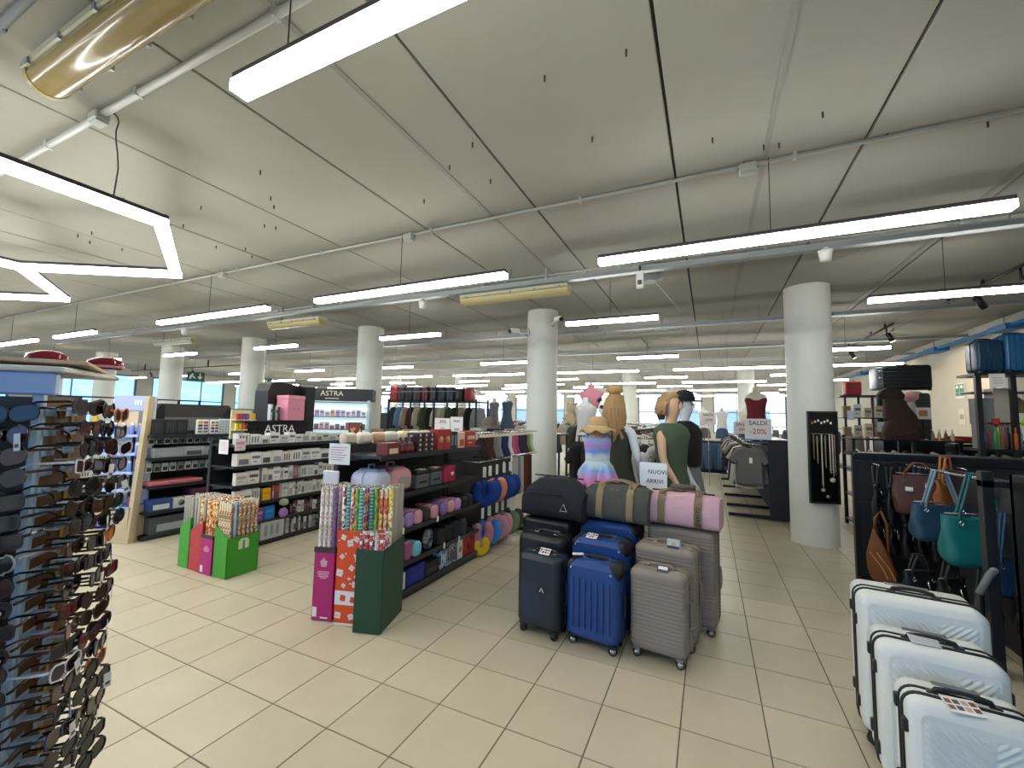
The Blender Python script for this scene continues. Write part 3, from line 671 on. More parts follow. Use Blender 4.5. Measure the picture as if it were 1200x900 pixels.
ob('white_band', B().box(-.405, .077, .15, -.215, .08, .25), b2, mats=M('#e4e6ee', .5)); ob('white_band', B().box(-.405, .077, .004, -.215, .08, .02), b2, mats=WHT)
random.seed(3)
for (x, z, s, a) in [(-.355, .64, .04, .5), (-.3, .6, .05, .9), (-.25, .63, .04, .2), (-.36, .5, .035, .1), (-.24, .5, .045, 1.1), (-.375, .38, .055, .6), (-.28, .42, .04, .2), (-.25, .3, .045, .7), (-.34, .29, .03, .3), (-.3, .34, .02, .4), (-.375, .075, .05, .7), (-.27, .07, .045, -.4), (-.24, .36, .035, .1)]:
    q = [(x+s/1.6*cos(a+k*pi/2), z+s/1.6*sin(a+k*pi/2)) for k in range(4)]
    pr = ob('printed_present', B().prism(q, .0765, .08), b2, mats=WHT)
    ob('printed_bow', B().tube([(x, .0762, z), (x, .0764, z+.001)], s*.28, 6), pr, mats=org)
for (x, z) in [(-.34, .2), (-.26, .19)]:
    q = [(x+.03*cos(.6+k*pi/2), z+.03*sin(.6+k*pi/2)) for k in range(4)]; ob('printed_present', B().prism(q, .0765, .079), b2, mats=org)
for i in range(16):
    x, z = -.395+random.random()*.17, .28+random.random()*.4; ob('printed_dot', B().tube([(x, .0775, z), (x, .08, z)], .006, 6), b2, mats=WHT)
fill(P2, R2, -.4, -.22, .085, .415, .01, 1.0, 5, 8, ['red and white', 'teal', 'pink floral', 'green', 'teal'], 'orange bin', 'rolls in the orange bin')
b3 = bin_('gift_wrap_bin', 'dark green gift wrap bin, right of the near trio', P2, R2, -.21, 0, 0, .39, .585, .6, grn)
fill(P2, R2, -.205, -.005, .005, .13, .01, .70, 5, 3, ['blue', 'red', 'blue', 'white printed', 'red'], 'green bin front bunch', 'short rolls in the dark green bin')
fill(P2, R2, -.205, -.005, .135, .385, .01, 1.0, 5, 6, ['teal', 'green', 'orange', 'orange', 'yellow', 'yellow', 'grey', 'silver', 'grey', 'grey', 'grey'], 'dark green bin', 'tall rolls in the dark green bin', 'both')
# second group, farther left
gm = pattern('dotted_green', [('#9fd65e', 0), ('#3f9a2c', .12)], 45, kind='dots', seedv=2); rm_ = pattern('dotted_red', [('#e8a9a0', 0), ('#b8323a', .12)], 45, kind='dots', seedv=5)
P1 = (0, 0, 0)
bin_('gift_wrap_bin', 'leftmost dotted green gift wrap bin of the far group', P1, 0, -4.9, -4.725, 2.57, 2.86, 0, 0, gm, side=(.39, .5))
bin_('gift_wrap_bin', 'dotted red gift wrap bin between green and magenta bins', P1, 0, -4.72, -4.52, 2.57, 2.86, 0, 0, rm_, side=(.38, .49))
bm_ = bin_('gift_wrap_bin', 'short magenta gift wrap bin in the far group', P1, 0, -4.515, -4.33, 2.56, 2.86, 0, 0, mag, side=(.37, .37))
ob('rim_band', B().box(-4.515, 2.556, .34, -4.33, 2.56, .375), bm_, mats=M('#3a2c33', .5)); ob('price_label', B().box(-4.5, 2.557, .02, -4.46, 2.56, .08), bm_, mats=WHT)
for i, w in enumerate((.04, .08, .09, .07)): ob('print', B().box(-4.42-w/2, 2.557, .26-i*.014, -4.42+w/2, 2.56, .267-i*.014), bm_, mats=M('#e6a9c8', .5))
bg3 = bin_('gift_wrap_bin', 'rightmost dotted green gift wrap bin with printed bow', P1, 0, -4.325, -4.12, 2.57, 2.88, 0, 0, gm, side=(.48, .37))
for dy in (-.03, .03): ob('printed_bow', B().box(-4.12, 2.725+dy-.02, .25, -4.117, 2.725+dy+.02, .33), bg3, mats=M('#cfe0c0', .6))
ob('printed_bow', B().box(-4.12, 2.69, .33, -4.117, 2.76, .345), bg3, mats=M('#cfe0c0', .6))
for (x0, x1, cs, w, g) in [(-4.895, -4.73, ['grey'], 'leftmost green bin', 'rolls in the leftmost green bin'), (-4.715, -4.525, ['grey', 'silver', 'gold floral'], 'dotted red bin', 'rolls in the dotted red bin'), (-4.51, -4.335, ['gold floral', 'orange', 'gold floral'], 'short magenta bin', 'rolls in the short magenta bin')]:
    fill(P1, 0, x0, x1, 2.575, 2.855, .01, .70, 4, 6, cs, w, g)
fill(P1, 0, -4.32, -4.125, 2.575, 2.875, .01, .70, 5, 7, ['rose floral', 'rose floral', 'rose floral', 'rose floral', 'rose floral', 'maroon', 'pale blue', 'cream floral', 'cream floral', 'cream floral', 'cream floral'], 'rightmost green bin', 'rolls in the rightmost green bin', 'both')
# ================================================================ SHELVING AND GOODS
shm = M('#1b1b1d', .35); shb = M('#26262a', .5); strip_m = M('#2f3033', .3)
def gondola(name, label, xf, xb, y0, y1, shelves, top, rails=(), mt=None, end=True):
    """shelves face +x when xf > xb, else -x; origin at floor"""
    t = thing(name, label, 'shelving', (xb, y0, 0)); L = y1-y0; sg = 1 if xf > xb else -1; dx = abs(xf-xb); mt = mt or shm
    ob('back_panel', B().box(-.015*sg, 0, .02, .015*sg, L, top), t, mats=shb)
    for yy in (0, L/2, L): ob('upright', B().cb(0, min(max(yy, .02), L-.02), top/2, .05, .035, top), t, mats=mt)
    ob('base', B().box(sg*.016, .01, .0, sg*(dx-.02), L-.01, .055), t, mats=mt)
    for z in shelves:
        s = ob('shelf', B().box(sg*.016, .005, z-.02, sg*dx, L-.005, z), t, mats=mt)
        ob('price_rail', B().box(sg*dx, .005, z-.034, sg*(dx+.008), L-.005, z+.004), s, mats=strip_m)
        for yy in (.04, L/2, L-.04): ob('bracket', B().prism([(sg*.02, z-.02), (sg*dx*.8, z-.02), (sg*.02, z-.07)], yy-.002, yy+.002), s, mats=mt)
    return t
PKM = {}
def pack(x, y, z, w, d, h, col, label, group=None, rz=0, cat='package', pr='#6f7276', kind=0, name='product_pack'):
    """boxed or carded goods: face towards +x"""
    k = (round(w, 3), round(d, 3), round(h, 3), col, pr, kind)
    if k not in PKM:
        m1 = B().bev(-d/2, 0, h/2, d, w, h, min(.003, w*.1)).mesh(M(col, .5) if isinstance(col, str) else col)
        b = B()
        if kind == 0: b.box(0, -w*.38, h*.5, .001, w*.38, h*.72); b.box(0, -w*.3, h*.25, .001, w*.1, h*.32)
        elif kind == 1: b.box(0, -w*.36, h*.12, .001, w*.36, h*.55)
        elif kind == 2: b.tube([(0, 0, h*.5), (.001, 0, h*.5)], min(w, h)*.3, 8)
        else:
            for q in range(3): b.box(0, -w*.35+q*w*.25, h*.2, .001, -w*.35+q*w*.25+w*.12, h*.8)
        PKM[k] = (m1, b.mesh(M(pr, .5)))
    o = ob(name, PKM[k][0], None, (x, y, z), rz); tag(o, label, cat, group); ob('print', PKM[k][1], o); return o
# ---- near gondola (bags, pencil cases, neck pillows)
G3 = gondola('shelving_unit', 'black shelving of bags and pencil cases behind the near gift wrap', -2.37, -2.84, 2.62, 4.25, (.055+.03, .32, .6, .9, 1.235), 1.3)
gondola('shelving_unit', 'back side of the near black shelving, facing the hosiery stand', -3.12, -2.88, 3.2, 5.6, (.085, .45, .8, 1.2), 1.25)
random.seed(11)
def on3(y, z, w, h, d, col, lab, cat='box', pr='#6f7276', kind=0, nm='gift_box', grp=None, xo=0): return pack(-2.385-xo, y, z, w, d, h, col, lab, grp, 0, cat, pr, kind, nm)
zt = 1.236
on3(2.80, zt, .15, .1, .12, '#6e2320', 'dark red gift set with cream figure at the near end of the top shelf', pr='#d8c6a8', kind=1)
for i in range(3):
    t = thing('gift_bottle', 'dark red boxed bottle, %s of three on the top shelf' % ORD[i], 'bottle', (-2.43, 2.93+i*.075, zt))
    ob('bottle', B().lathe([(.026, 0), (.028, .01), (.028, .08), (.012, .11), (.012, .14)], 10), t, mats=M('#4a1720', .25)); ob('label', B().lathe([(.0285, .025), (.0285, .06)], 10), t, mats=M('#8d3a3c', .5)); ob('cap', B().lathe([(.014, .14), (.014, .155)], 8), t, mats=M('#c9b7ae', .4))
for r in range(4):
    for c in range(3): on3(3.155+c*.09, zt+r*.044, .086, .042, .12, '#33181f', 'small dark box with pale dot, column %s layer %s of the stack' % (ORD[c], ORD[r]), pr='#cfc4bd', kind=2, grp='dotted boxes stacked on the top shelf')
for i in range(2): on3(3.485+i*.12, zt, .115, .2, .1, '#a3241f', 'red box with gold oval, %s of two on the top shelf' % ('left' if i == 0 else 'right'), pr='#b59a5a', kind=2)
for i in range(2): on3(3.69+i*.06, zt, .055, .175, .08, '#15181f', 'narrow black box beside the red ones, %s of two' % ('left' if i == 0 else 'right'), pr='#7fa0b8', kind=3)
on3(3.87, zt, .12, .165, .1, '#d8b7a4', 'cream and pink box on the top shelf', pr='#b04a3c', kind=1); on3(4.06, zt, .2, .17, .1, '#a8352a', 'wide orange-red box at the far end of the top shelf', pr='#d7b9a0', kind=0)
for i in range(16):
    y = 2.75+i*.18
    t = ob('clear_gift_bag', soft_box(.14, .1, .105, .03, .03, 3), None, (-2.85, y, 1.302 if y < 4.25 else 1.25), pi/2, mats=M(['#d9cdb8', '#e5dfd2', '#c9a987', '#dcd6cc', '#e7d9a8', '#cfd6cf'][i % 6], .35))
    tag(t, 'pale wrapped gift bag, %s from the near end of top ridge' % ORD[i], 'gift bag', 'wrapped gifts along the ridge of the near shelving')
# shelf .9
def tote(y, z, w, d, h, col, col2, label, mesh_=False):
    t = thing('travel_bag', label, 'bag', (-2.58, y, z), pi/2)
    ob('body', soft_box(w, d, h, h*.35, .04, 5), t, mats=M(col, .7, 0, .2, 30)); ob('zipper', B().tube([(x, 0, zz+h/2) for x, zz in rr(w+.002, h+.002, h*.35, 5)], .004, 5, closed=True), t, mats=M(col2, .6))
    ob('handle', B().tube([(-w*.2, 0, h*.95), (-w*.15, 0, h+.05), (w*.15, 0, h+.05), (w*.2, 0, h*.95)], .009, 6), t, mats=M(col2, .7))
    if mesh_: ob('mesh_pocket', soft_box(w*.55, .01, h*.5, .02, .004, 3), t, (w*.08, -d/2-.002, h*.16), mats=M('#b3a5a0', .8, 0, .5, 200))
    ob('flap', soft_box(w*.5, d*.7, .03, .012, .008, 3), t, (0, -.01, h-.012), mats=M(col2, .7))
tote(2.76, .9, .2, .3, .2, '#c5cbe0', '#8f9cc0', 'pale lavender travel bag at the near end of upper shelf')
tote(2.99, .9, .28, .3, .2, '#e3a3a8', '#c98a96', 'pink travel bag with mesh pocket on the upper shelf', True)
for i in range(2):
    t = thing('toiletry_case', 'grey and black cube case with dark label, %s of two on upper shelf' % ('left' if i == 0 else 'right'), 'case', (-2.4, 3.24+i*.215, .9))
    ob('body', B().bev(-.1, 0, .065, .2, .19, .13, .01), t, mats=M('#5c5f63', .6)); ob('lid', B().bev(-.1, 0, .145, .205, .195, .035, .01), t, mats=BLK); ob('badge', B().bev(.001, 0, .06, .004, .11, .02, .001), t, mats=BLK); ob('tag', B().bev(-.05, .02, .168, .07, .08, .006, .001), t, mats=WHT); ob('handle', B().tube([(-.1, -.04, .16), (-.1, -.03, .19), (-.1, .03, .19), (-.1, .04, .16)], .006, 6), t, mats=BLK)
t = thing('toiletry_case', 'crimson cube case at the far end of the upper shelf', 'case', (-2.4, 3.68, .9))
ob('body', B().bev(-.09, 0, .075, .18, .21, .15, .01), t, mats=M('#a81f45', .55)); ob('label', B().box(.0005, .02, .07, .002, .07, .1), t, mats=WHT); ob('lid', B().bev(-.09, 0, .155, .185, .215, .02, .006), t, mats=M('#8a1638', .55))
# pencil cases
def pouch(y, z, w, h, L, col, pip, label, tagc=None, x=-2.36):
    t = thing('pencil_case', label, 'pencil case', (x-L/2, y, z), pi/2)
    ob('body', soft_box(w, L, h, min(w, h)*.36, .02, 4), t, mats=M(col, .6, 0, .1, 60)); ob('zipper', B().tube([(xx, -L/2+.028, zz+h/2) for xx, zz in rr(w+.003, h+.003, min(w, h)*.36, 4)], .003, 5, closed=True), t, mats=M(pip, .5))
    if tagc: ob('price_tag', B().bev(w*.15, -L/2-.012, -.005, .03, .003, .055, .001), t, mats=WHT)
cs = [('#c59ac8', 'mauve', .62), ('#9d7ec0', 'purple', 0), ('#d9a0ac', 'pink', 0), ('#3a2a35', 'dark plum', 0), ('#d79d9b', 'salmon pink', 1), ('#8f70b8', 'violet', 0), ('#d8a2a0', 'peach pink', 0), ('#c88fc4', 'orchid', 0), ('#16161a', 'black', 0), ('#1b1b22', 'black-blue', 0)]
for i, (c, n, tg) in enumerate(cs): pouch(2.9+i*.125+(.03 if i > 4 else 0), .6, .112, .125, .24, c, '#241e2a', '%s zip pencil case, %s from the near end of the middle shelf' % (n, ORD[i]), tg)
cs = [('#8f9ad0', 'periwinkle', .16), ('#a45580', 'plum pink', .17), ('#79c6d8', 'aqua', .13), ('#14151a', 'black', .15), ('#17181d', 'black', .16), ('#1c1d22', 'black', .17), ('#22343c', 'dark teal', .17)]
for i, (c, n, h) in enumerate(cs):
    y = 2.88+i*.135+(.24 if i > 2 else 0); pouch(y, .32, .12, h, .24, c, '#101014', '%s zip case, %s from the near end of the lower shelf' % (n, ORD[i+(1 if i > 2 else 0)]), i in (0, 3, 5))
def donut(name, label, cat, loc, R, r, mt, rz=0, arc=1.0, rx=0, tagc=False, group=None):
    t = thing(name, label, cat, loc, rz, group); n = 14
    a0 = -pi/2+pi*arc; a1 = -pi/2-pi*arc
    pts = [(R*cos(a0+(a1-a0)*i/n), 0, R*sin(a0+(a1-a0)*i/n)*1.15) for i in range(n+1)]
    if arc >= 1: ob('body', B().tube(pts[:-1], r, 8, closed=True), t, mats=mt)
    else: ob('body', B().tube(pts, [r*.55]+[r*.95]+[r]*(n-3)+[r*.95]+[r*.55], 8), t, mats=mt)
    if tagc:
        ob('hanger_tag', B().bev(0, 0, R*1.15+r+.05, .04, .004, .12, .001), t, mats=WHT); ob('hook', B().tube([(0, 0, R*1.15+r+.1), (0, .01, R*1.15+r+.13), (0, .03, R*1.15+r+.12)], .003, 5), t, mats=CHR)
    return t
donut('ring_cushion', 'round grey patterned ring pillow on the lower shelf', 'cushion', (-2.43, 3.38, .41), .055, .035, pattern('ring_print', ['#6f7478', '#9aa0a0', '#3f4448'], 40), pi/2+.3)
# boxes on the base
z = .086
on3(2.95, z, .14, .14, .2, '#e0dfd8', 'white box at the near end of the bottom shelf', pr='#c9c3b5', kind=2)
on3(3.16, z, .26, .15, .3, '#1c2a86', 'royal blue box on the bottom shelf', pr='#22329a', kind=1)
on3(3.41, z, .22, .12, .3, '#16171c', 'black box with silver edge on the bottom shelf', pr='#3a3c42', kind=1)
pz = pattern('zebra_print', [('#d9d9d6', 0), ('#1e1f22', .5)], 14, kind='X', stretch=(1, 1, 1)); pq = pattern('city_print', ['#3a5f86', '#a8bcd0', '#23303f', '#6f8aa8'], 25)
on3(3.6, z, .14, .17, .25, pq, 'blue picture-print box on the bottom shelf', pr='#cfd8e0', kind=3); on3(3.76, z, .16, .2, .2, pattern('silver_print', ['#8b8e92', '#c9cbce', '#4a4c50'], 30), 'silver patterned box with white frame on the bottom shelf', pr='#5a5c60', kind=1)
on3(3.9, z, .1, .19, .22, pz, 'black and white printed box on the bottom shelf', pr='#8a8c8e', kind=2); on3(4.08, z, .24, .2, .22, '#a3161c', 'bright red box at the far end of the bottom shelf', pr='#8a1016', kind=2)
# pillow and hosiery section
PS = thing('peg_display', 'black peg panel holding neck pillows and hanging socks', 'display', (-2.84, 4.27, 0)); Lp = 1.75
ob('back_panel', B().box(-.015, 0, .05, .015, Lp, 1.33), PS, mats=shb); ob('base', B().box(.02, .01, 0, .3, Lp, .05), PS, mats=shm); ob('foot', B().box(.2, 1.2, .02, .75, 1.27, .07), PS, mats=shm)
for zz in (1.37, 1.04, .56): ob('rail', B().tube([(.42, .02, zz), (.42, Lp+.1, zz)], .008, 6), PS, mats=CHR)
for yy in (.05, .6, 1.2, 1.7):
    for zz in (1.37, 1.04, .56): ob('rail_arm', B().tube([(0, yy, zz), (.42, yy, zz)], .007, 6), PS, mats=CHR)
for yy in (.02, Lp): ob('upright', B().cb(0, yy, .69, .04, .04, 1.38), PS, mats=shm)
pc = [('#173a86', 'royal blue', 4.38, 1), ('#1a4090', 'royal blue', 4.52, 1), ('#e08f74', 'coral', 4.7, 1), ('#1c4796', 'bright blue', 4.9, 1), ('#173a86', 'navy blue', 5.08, 1), ('#b37f92', 'mauve', 4.36, 0), ('#3f86d0', 'sky blue', 4.52, 0), ('#cf98aa', 'pink', 4.72, 0), ('#d6a0b2', 'light pink', 4.88, 0), ('#6f8f66', 'sage green', 5.05, 0), ('#4b4a4e', 'charcoal', 5.2, 0)]
for i, (c, n, y, r) in enumerate(pc):
    donut('neck_pillow', '%s plush neck pillow, %s from the left in the %s row' % (n, ORD[i if r else i-5], 'upper' if r else 'lower'), 'neck pillow', (-2.38, y, .70 if r else .235), .1, .062, M(c, .95, 0, .3, 80, .08), rad(40+(i % 3)*14), .86, 0, True)
t = donut('neck_pillow', 'yellow animal-face neck pillow below the others', 'neck pillow', (-2.36, 4.3, .12), .06, .05, M('#d9bd2a', .9), rad(50), .86); 
sc = [('#1e1517', 'black'), ('#3b2220', 'dark brown'), ('#43251f', 'brown'), ('#75797a', 'grey'), ('#84898a', 'light grey'), ('#16234f', 'navy'), ('#1b2a66', 'deep blue'), ('#d8dadb', 'white'), ('#c4527f', 'pink'), ('#a84a74', 'raspberry'), ('#23304f', 'slate blue'), ('#5c1f33', 'burgundy'), ('#1a2f5c', 'dark blue'), ('#7fa02c', 'lime green'), ('#b9bdb8', 'pale grey')]
def sockm(c): 
    b = B(); R = []
    for z, x, w in ((0, 0, .03), (-.03, 0, .045), (-.16, 0, .04), (-.2, .01, .045), (-.26, .035, .04), (-.28, .05, .02)): R.append([(x+w*cos(a)*.9, .018*sin(a), z) for a in [2*pi*k/8 for k in range(8)]])
    return b.rings(R).mesh(M(c, .85))
for i, (c, n) in enumerate(sc):
    t = ob('hanging_socks', sockm(c), None, (-2.42, 4.38+i*.105, 1.352), rad(20)); tag(t, '%s hanging sock pair, %s from the near end of the chrome rail' % (n, ORD[i]), 'socks', 'socks hanging on the upper chrome rail')
    ob('card', B().bev(0, 0, -.012, .07, .04, .03, .002), t, mats=M('#d9cdb2', .6))
for i, (c, n) in enumerate([('#b9b9b6', 'pale grey'), ('#8f9092', 'grey'), ('#c8c6c0', 'off-white'), ('#5f3a33', 'brown'), ('#6d2f2c', 'rust red'), ('#43302e', 'dark brown')]):
    for j, z in enumerate((1.02, .88)):
        if j: continue
        t = ob('hanging_scarf', B().prism([(-.035, 0), (.035, 0), (.045, -.48), (.02, -.52), (-.04, -.49)], -.012, .012), None, (-2.42, 5.32+i*.1, 1.03), rad(15), mats=M(c, .9, 0, .4, 30)); tag(t, '%s scarf hanging at the far end of the peg panel, %s from left' % (n, ORD[i]), 'scarf', 'scarves at the far end of the peg panel')
        ob('hook', B().tube([(0, 0, -.01), (0, 0, .02)], .004, 5), t, mats=CHR)
# paper notice and hanging sachets at the near end
t = thing('paper_notice', 'printed paper notice clipped to the near end of the shelving', 'notice', (-2.75, 2.57, 1.24), rad(10)); ob('sheet', B().bev(0, 0, 0, .2, .003, .17, .001), t, mats=M('#dfe4ea', .6))
for i in range(6): ob('print', B().box(-.08, -.003, .05-i*.02, .07-(i % 3)*.02, -.0016, .056-i*.02), t, mats=M('#b98aa0', .6))
t = thing('hanging_sachets', 'clear hanging strip of pink and white sachets at shelving end', 'package', (-2.83, 2.57, .78), rad(10)); ob('sleeve', B().bev(0, 0, .16, .15, .02, .32, .006), t, mats=M('#c9cfd6', .2))
for i in range(6): ob('sachet', B().bev(-.055+i*.022, -.012, .17, .012, .006, .09, .002), t, mats=M('#b05a86', .4))
# ---- hosiery / cosmetics gondola in the middle
gondola('shelving_unit', 'black shelving packed with white hosiery packs, middle of the floor', -4.82, -5.25, 3.0, 4.75, (.06, .29, .52, .735, .95, 1.19), 1.25)
gondola('shelving_unit', 'lower black shelving of cosmetics continuing the hosiery stand', -4.86, -5.25, 4.8, 5.6, (.06, .35, .65, .95), 1.2)
random.seed(5)
shn = ['top', 'second', 'third', 'fourth', 'fifth', 'bottom']
def fillrow(x, y0, y1, z, hmin, hmax, wmin, wmax, cols, where, grp, d=.05, kinds=(0, 1, 3), jit=.0, prs=('#6f7276', '#9a9da0', '#4b4d52'), cat='package', nm='product_pack'):
    y = y0; i = 0
    while True:
        w = random.choice((wmin, (wmin+wmax)/2, wmax)); 
        if y+w > y1: break
        c = random.choice(cols); h = random.choice((hmin, (hmin+hmax)/2, hmax))
        pack(x-random.random()*jit, y+w/2, z, w-.004, d, h, c[0], '%s %s, %s from the left on the %s' % (c[1], nm.replace('_', ' ').replace('product ', ''), ORD[i], where), grp, 0, cat, random.choice(prs), random.choice(kinds), nm)
        y += w; i += 1
WP = [('#d9dbd9', 'white'), ('#e2e2de', 'white'), ('#c9ccc8', 'pale grey'), ('#d8d2c4', 'cream')]
MXP = WP+[('#b9a08a', 'tan'), ('#8a5f55', 'brown')]
fillrow(-4.84, 3.05, 4.75, 1.192, .1, .13, .1, .14, WP, 'top shelf of middle shelving', 'packs on the top shelf of the middle shelving', .1)
fillrow(-4.83, 3.05, 4.4, .952, .13, .15, .13, .16, WP, 'second shelf of middle shelving', 'packs on the second shelf of the middle shelving', .1)
fillrow(-4.83, 4.4, 4.74, .952, .13, .16, .08, .1, [('#c98a5a', 'orange'), ('#8f9a94', 'sage'), ('#a85a7a', 'pink')], 'second shelf right end', 'coloured packs at the right end of the second shelf', .08)
fillrow(-4.83, 3.05, 3.35, .737, .14, .16, .14, .14, WP, 'third shelf left end', 'wide packs at the left end of the third shelf', .06)
fillrow(-4.83, 3.36, 4.72, .737, .13, .17, .04, .1, MXP, 'third shelf of middle shelving', 'packs on the third shelf of the middle shelving', .08)
fillrow(-4.83, 3.05, 3.38, .522, .15, .17, .1, .1, WP, 'fourth shelf left end', 'packs at the left end of the fourth shelf', .06)
pack(-4.82, 3.43, .522, .1, .05, .14, '#e0a81e', 'bright yellow pack on the fourth shelf of middle shelving', pr='#c98f16')
fillrow(-4.83, 3.5, 4.72, .522, .15, .18, .035, .09, MXP+[('#a83a3c', 'red')], 'fourth shelf of middle shelving', 'packs on the fourth shelf of the middle shelving', .08)
fillrow(-4.83, 3.05, 3.3, .292, .13, .16, .1, .1, WP, 'fifth shelf left end', 'packs at the left end of the fifth shelf', .06)
pack(-4.82, 3.36, .292, .09, .06, .15, '#7a4a8a', 'purple pack on the fifth shelf of middle shelving', pr='#a88ab8'); pack(-4.82, 3.48, .292, .13, .06, .15, '#1f6fc0', 'bright blue pack on the fifth shelf of middle shelving', pr='#3f8ad0')
fillrow(-4.83, 3.76, 4.72, .292, .12, .17, .03, .05, [('#3a1a24', 'dark red'), ('#c9c6c0', 'white'), ('#1c1c20', 'black'), ('#5c1f2a', 'burgundy')], 'fifth shelf of middle shelving', 'small packs on the fifth shelf of the middle shelving', .06)
t = donut('bath_puff', 'lilac and green bath puffs hanging on the fifth shelf', 'bath puff', (-4.79, 3.64, .34), .03, .03, M('#a87cc0', .8), pi/2); ob('upper_puff', B().lathe([(.01, .08), (.05, .1), (.055, .13), (.04, .16), (.01, .17)], 10), t, mats=M('#9aa884', .8))
pack(-4.8, 3.52, .062, .3, .08, .2, '#b4b6b4', 'large grey-white boxed set on the bottom shelf', pr='#7f93a8', kind=3)
fillrow(-4.83, 3.72, 4.7, .062, .16, .2, .03, .045, [('#c9cac8', 'white'), ('#2a2a2e', 'black'), ('#8b8e90', 'grey')], 'bottom shelf of middle shelving', 'slim packs on the bottom shelf of the middle shelving', .06)
for zz, nm in ((.952, 'upper'), (.652, 'middle'), (.352, 'lower')):
    fillrow(-4.88, 4.84, 5.55, zz, .12, .18, .06, .1, [('#c9907a', 'peach'), ('#b8c4cc', 'pale blue'), ('#8f4a5a', 'rose'), ('#d8d4cc', 'white')], nm+' shelf of the cosmetics run', 'cosmetics on the %s shelf of the low run' % nm, .07)
t = thing('paper_notice', 'white paper card on the near end of hosiery shelving', 'notice', (-4.98, 2.985, 1.17)); ob('sheet', B().bev(0, 0, 0, .17, .004, .16, .001), t, mats=M('#e0dcdc', .6))
for i in range(5): ob('print', B().box(-.06, -.004, .05-i*.022, .06, -.002, .055-i*.022), t, mats=M('#c58f94', .6))
pack(-4.8, 3.06, 1.13, .12, .01, .14, '#dcc9cd', 'pale pink card on the rail beside the paper notice', pr='#c08a96')
# sign and cabinet on top
t = thing('counter_sign', 'black counter sign with white lettering above the hosiery shelving', 'sign', (-5.0, 3.7, 1.25)); ob('board', B().box(-.06, -.44, 0, 0, .4, .21), t, mats=M('#0c0c0e', .3)); text('ASTRA', .14, WHT, t, (.003, -.02, .11), (pi/2, 0, pi/2)); ob('front_lip', B().box(0, -.44, 0, .006, .4, .012), t, mats=BLKM)
t = thing('display_cabinet', 'tall black cabinet with domed top behind the pink box', 'cabinet', (-5.12, 3.9, 1.25)); ob('body', B().prism([(-.3, 0), (.3, 0), (.3, .68), (.1, .7), (-.15, .73), (-.26, .7), (-.3, .6)], -.3, -.04, 'x'), t, mats=BLK); ob('side_wing', B().box(-.04, .16, 0, .1, .3, .68), t, mats=M('#101114', .4)); ob('shelf', B().box(-.04, -.3, .2, .08, .16, .22), t, mats=BLK)
for i in range(4): pack(-5.0, 3.55+i*.035, 1.472, .028, .06, .2-.01*i, ['#c9cacc', '#2a2a2e', '#b9babc', '#3a3a3e'][i], '%s upright case left of the pink box, %s from left' % (['silver', 'black', 'grey', 'charcoal'][i], ORD[i]), pr='#55565a')
t = thing('pink_box', 'pink square gift box standing above the counter sign', 'box', (-4.92, 3.83, 1.472)); ob('body', B().bev(-.1, 0, .16, .22, .25, .32, .004), t, mats=M('#d48a9c', .5)); ob('lid', B().bev(-.1, 0, .3, .226, .256, .05, .004), t, mats=M('#d993a4', .5))
for s in (-.03, .03): ob('clasp', B().bev(.011, s, .15, .004, .025, .006, .001), t, mats=M('#7a3a4a', .4))
t = thing('tester_stand', 'small acrylic stand of yellow, red and purple testers', 'display', (-5.0, 3.22, 1.25)); ob('frame', B().box(-.12, -.1, 0, -.1, .14, .34), t, mats=M('#d9d6a8', .3)); ob('tray', B().box(-.1, -.1, .1, 0, .14, .11), t, mats=M('#d6d2b0', .3)); ob('tray', B().box(-.1, -.1, .22, 0, .14, .23), t, mats=M('#d6d2b0', .3))
for z0 in (.11, .23):
    for i in range(6): ob('tester', B().bev(-.03, -.08+i*.04, z0+.035, .03, .032, .07, .003), t, mats=M(['#e0c83a', '#d9b52e', '#c9602e', '#b03a4a', '#7a4a8a', '#6a4a94'][(i+(2 if z0 > .2 else 0)) % 6], .4))
# ---- brush and nail gondola
gondola('shelving_unit', 'black shelving of brushes and nail goods beside the blue stand', -6.15, -6.55, 2.82, 4.1, (.055, .33, .64, .98, 1.255), 1.3)
for z0 in (.64, .98):
    for i in range(14): 
        y = 2.88+i*.086; pack(-6.25, y, z0+.16, .07, .02, .11, ['#c8c9c6', '#8f9190', '#d5d5d2'][i % 3], 'small carded item on the %s hooks, %s from left' % ('upper' if z0 > .7 else 'lower', ORD[i]), 'carded items on hooks in the brush shelving', pr='#33343a', kind=1)
fillrow(-6.17, 2.88, 4.05, .982, .11, .12, .25, .4, [('#8e9694', 'grey clear'), ('#9aa2a0', 'silver clear')], 'second shelf of brush shelving', 'wide clear cases on the second brush shelf', .2, (1,), nm='storage_case')
fillrow(-6.17, 2.86, 3.5, .642, .035, .04, .2, .2, [('#d97a7c', 'salmon pink')], 'third shelf of brush shelving', 'salmon pink trays on the third brush shelf', .3, (1,), prs=('#d06a6e',), nm='tray')
fillrow(-6.17, 3.52, 4.05, .642, .06, .14, .07, .12, [('#2a1f1c', 'dark brown'), ('#b0622e', 'orange'), ('#c8a23a', 'gold'), ('#9a3a5c', 'raspberry')], 'third shelf right half of brush shelving', 'small goods at the right of the third brush shelf', .12)
pack(-6.16, 3.0, .332, .24, .15, .14, '#3a4f86', 'blue and white boxed set on the fourth brush shelf', pr='#d9dad6', kind=1); pack(-6.16, 3.22, .332, .18, .12, .13, '#d8dbd6', 'white boxed set with leaf print on the fourth brush shelf', pr='#5a6f4a', kind=2)
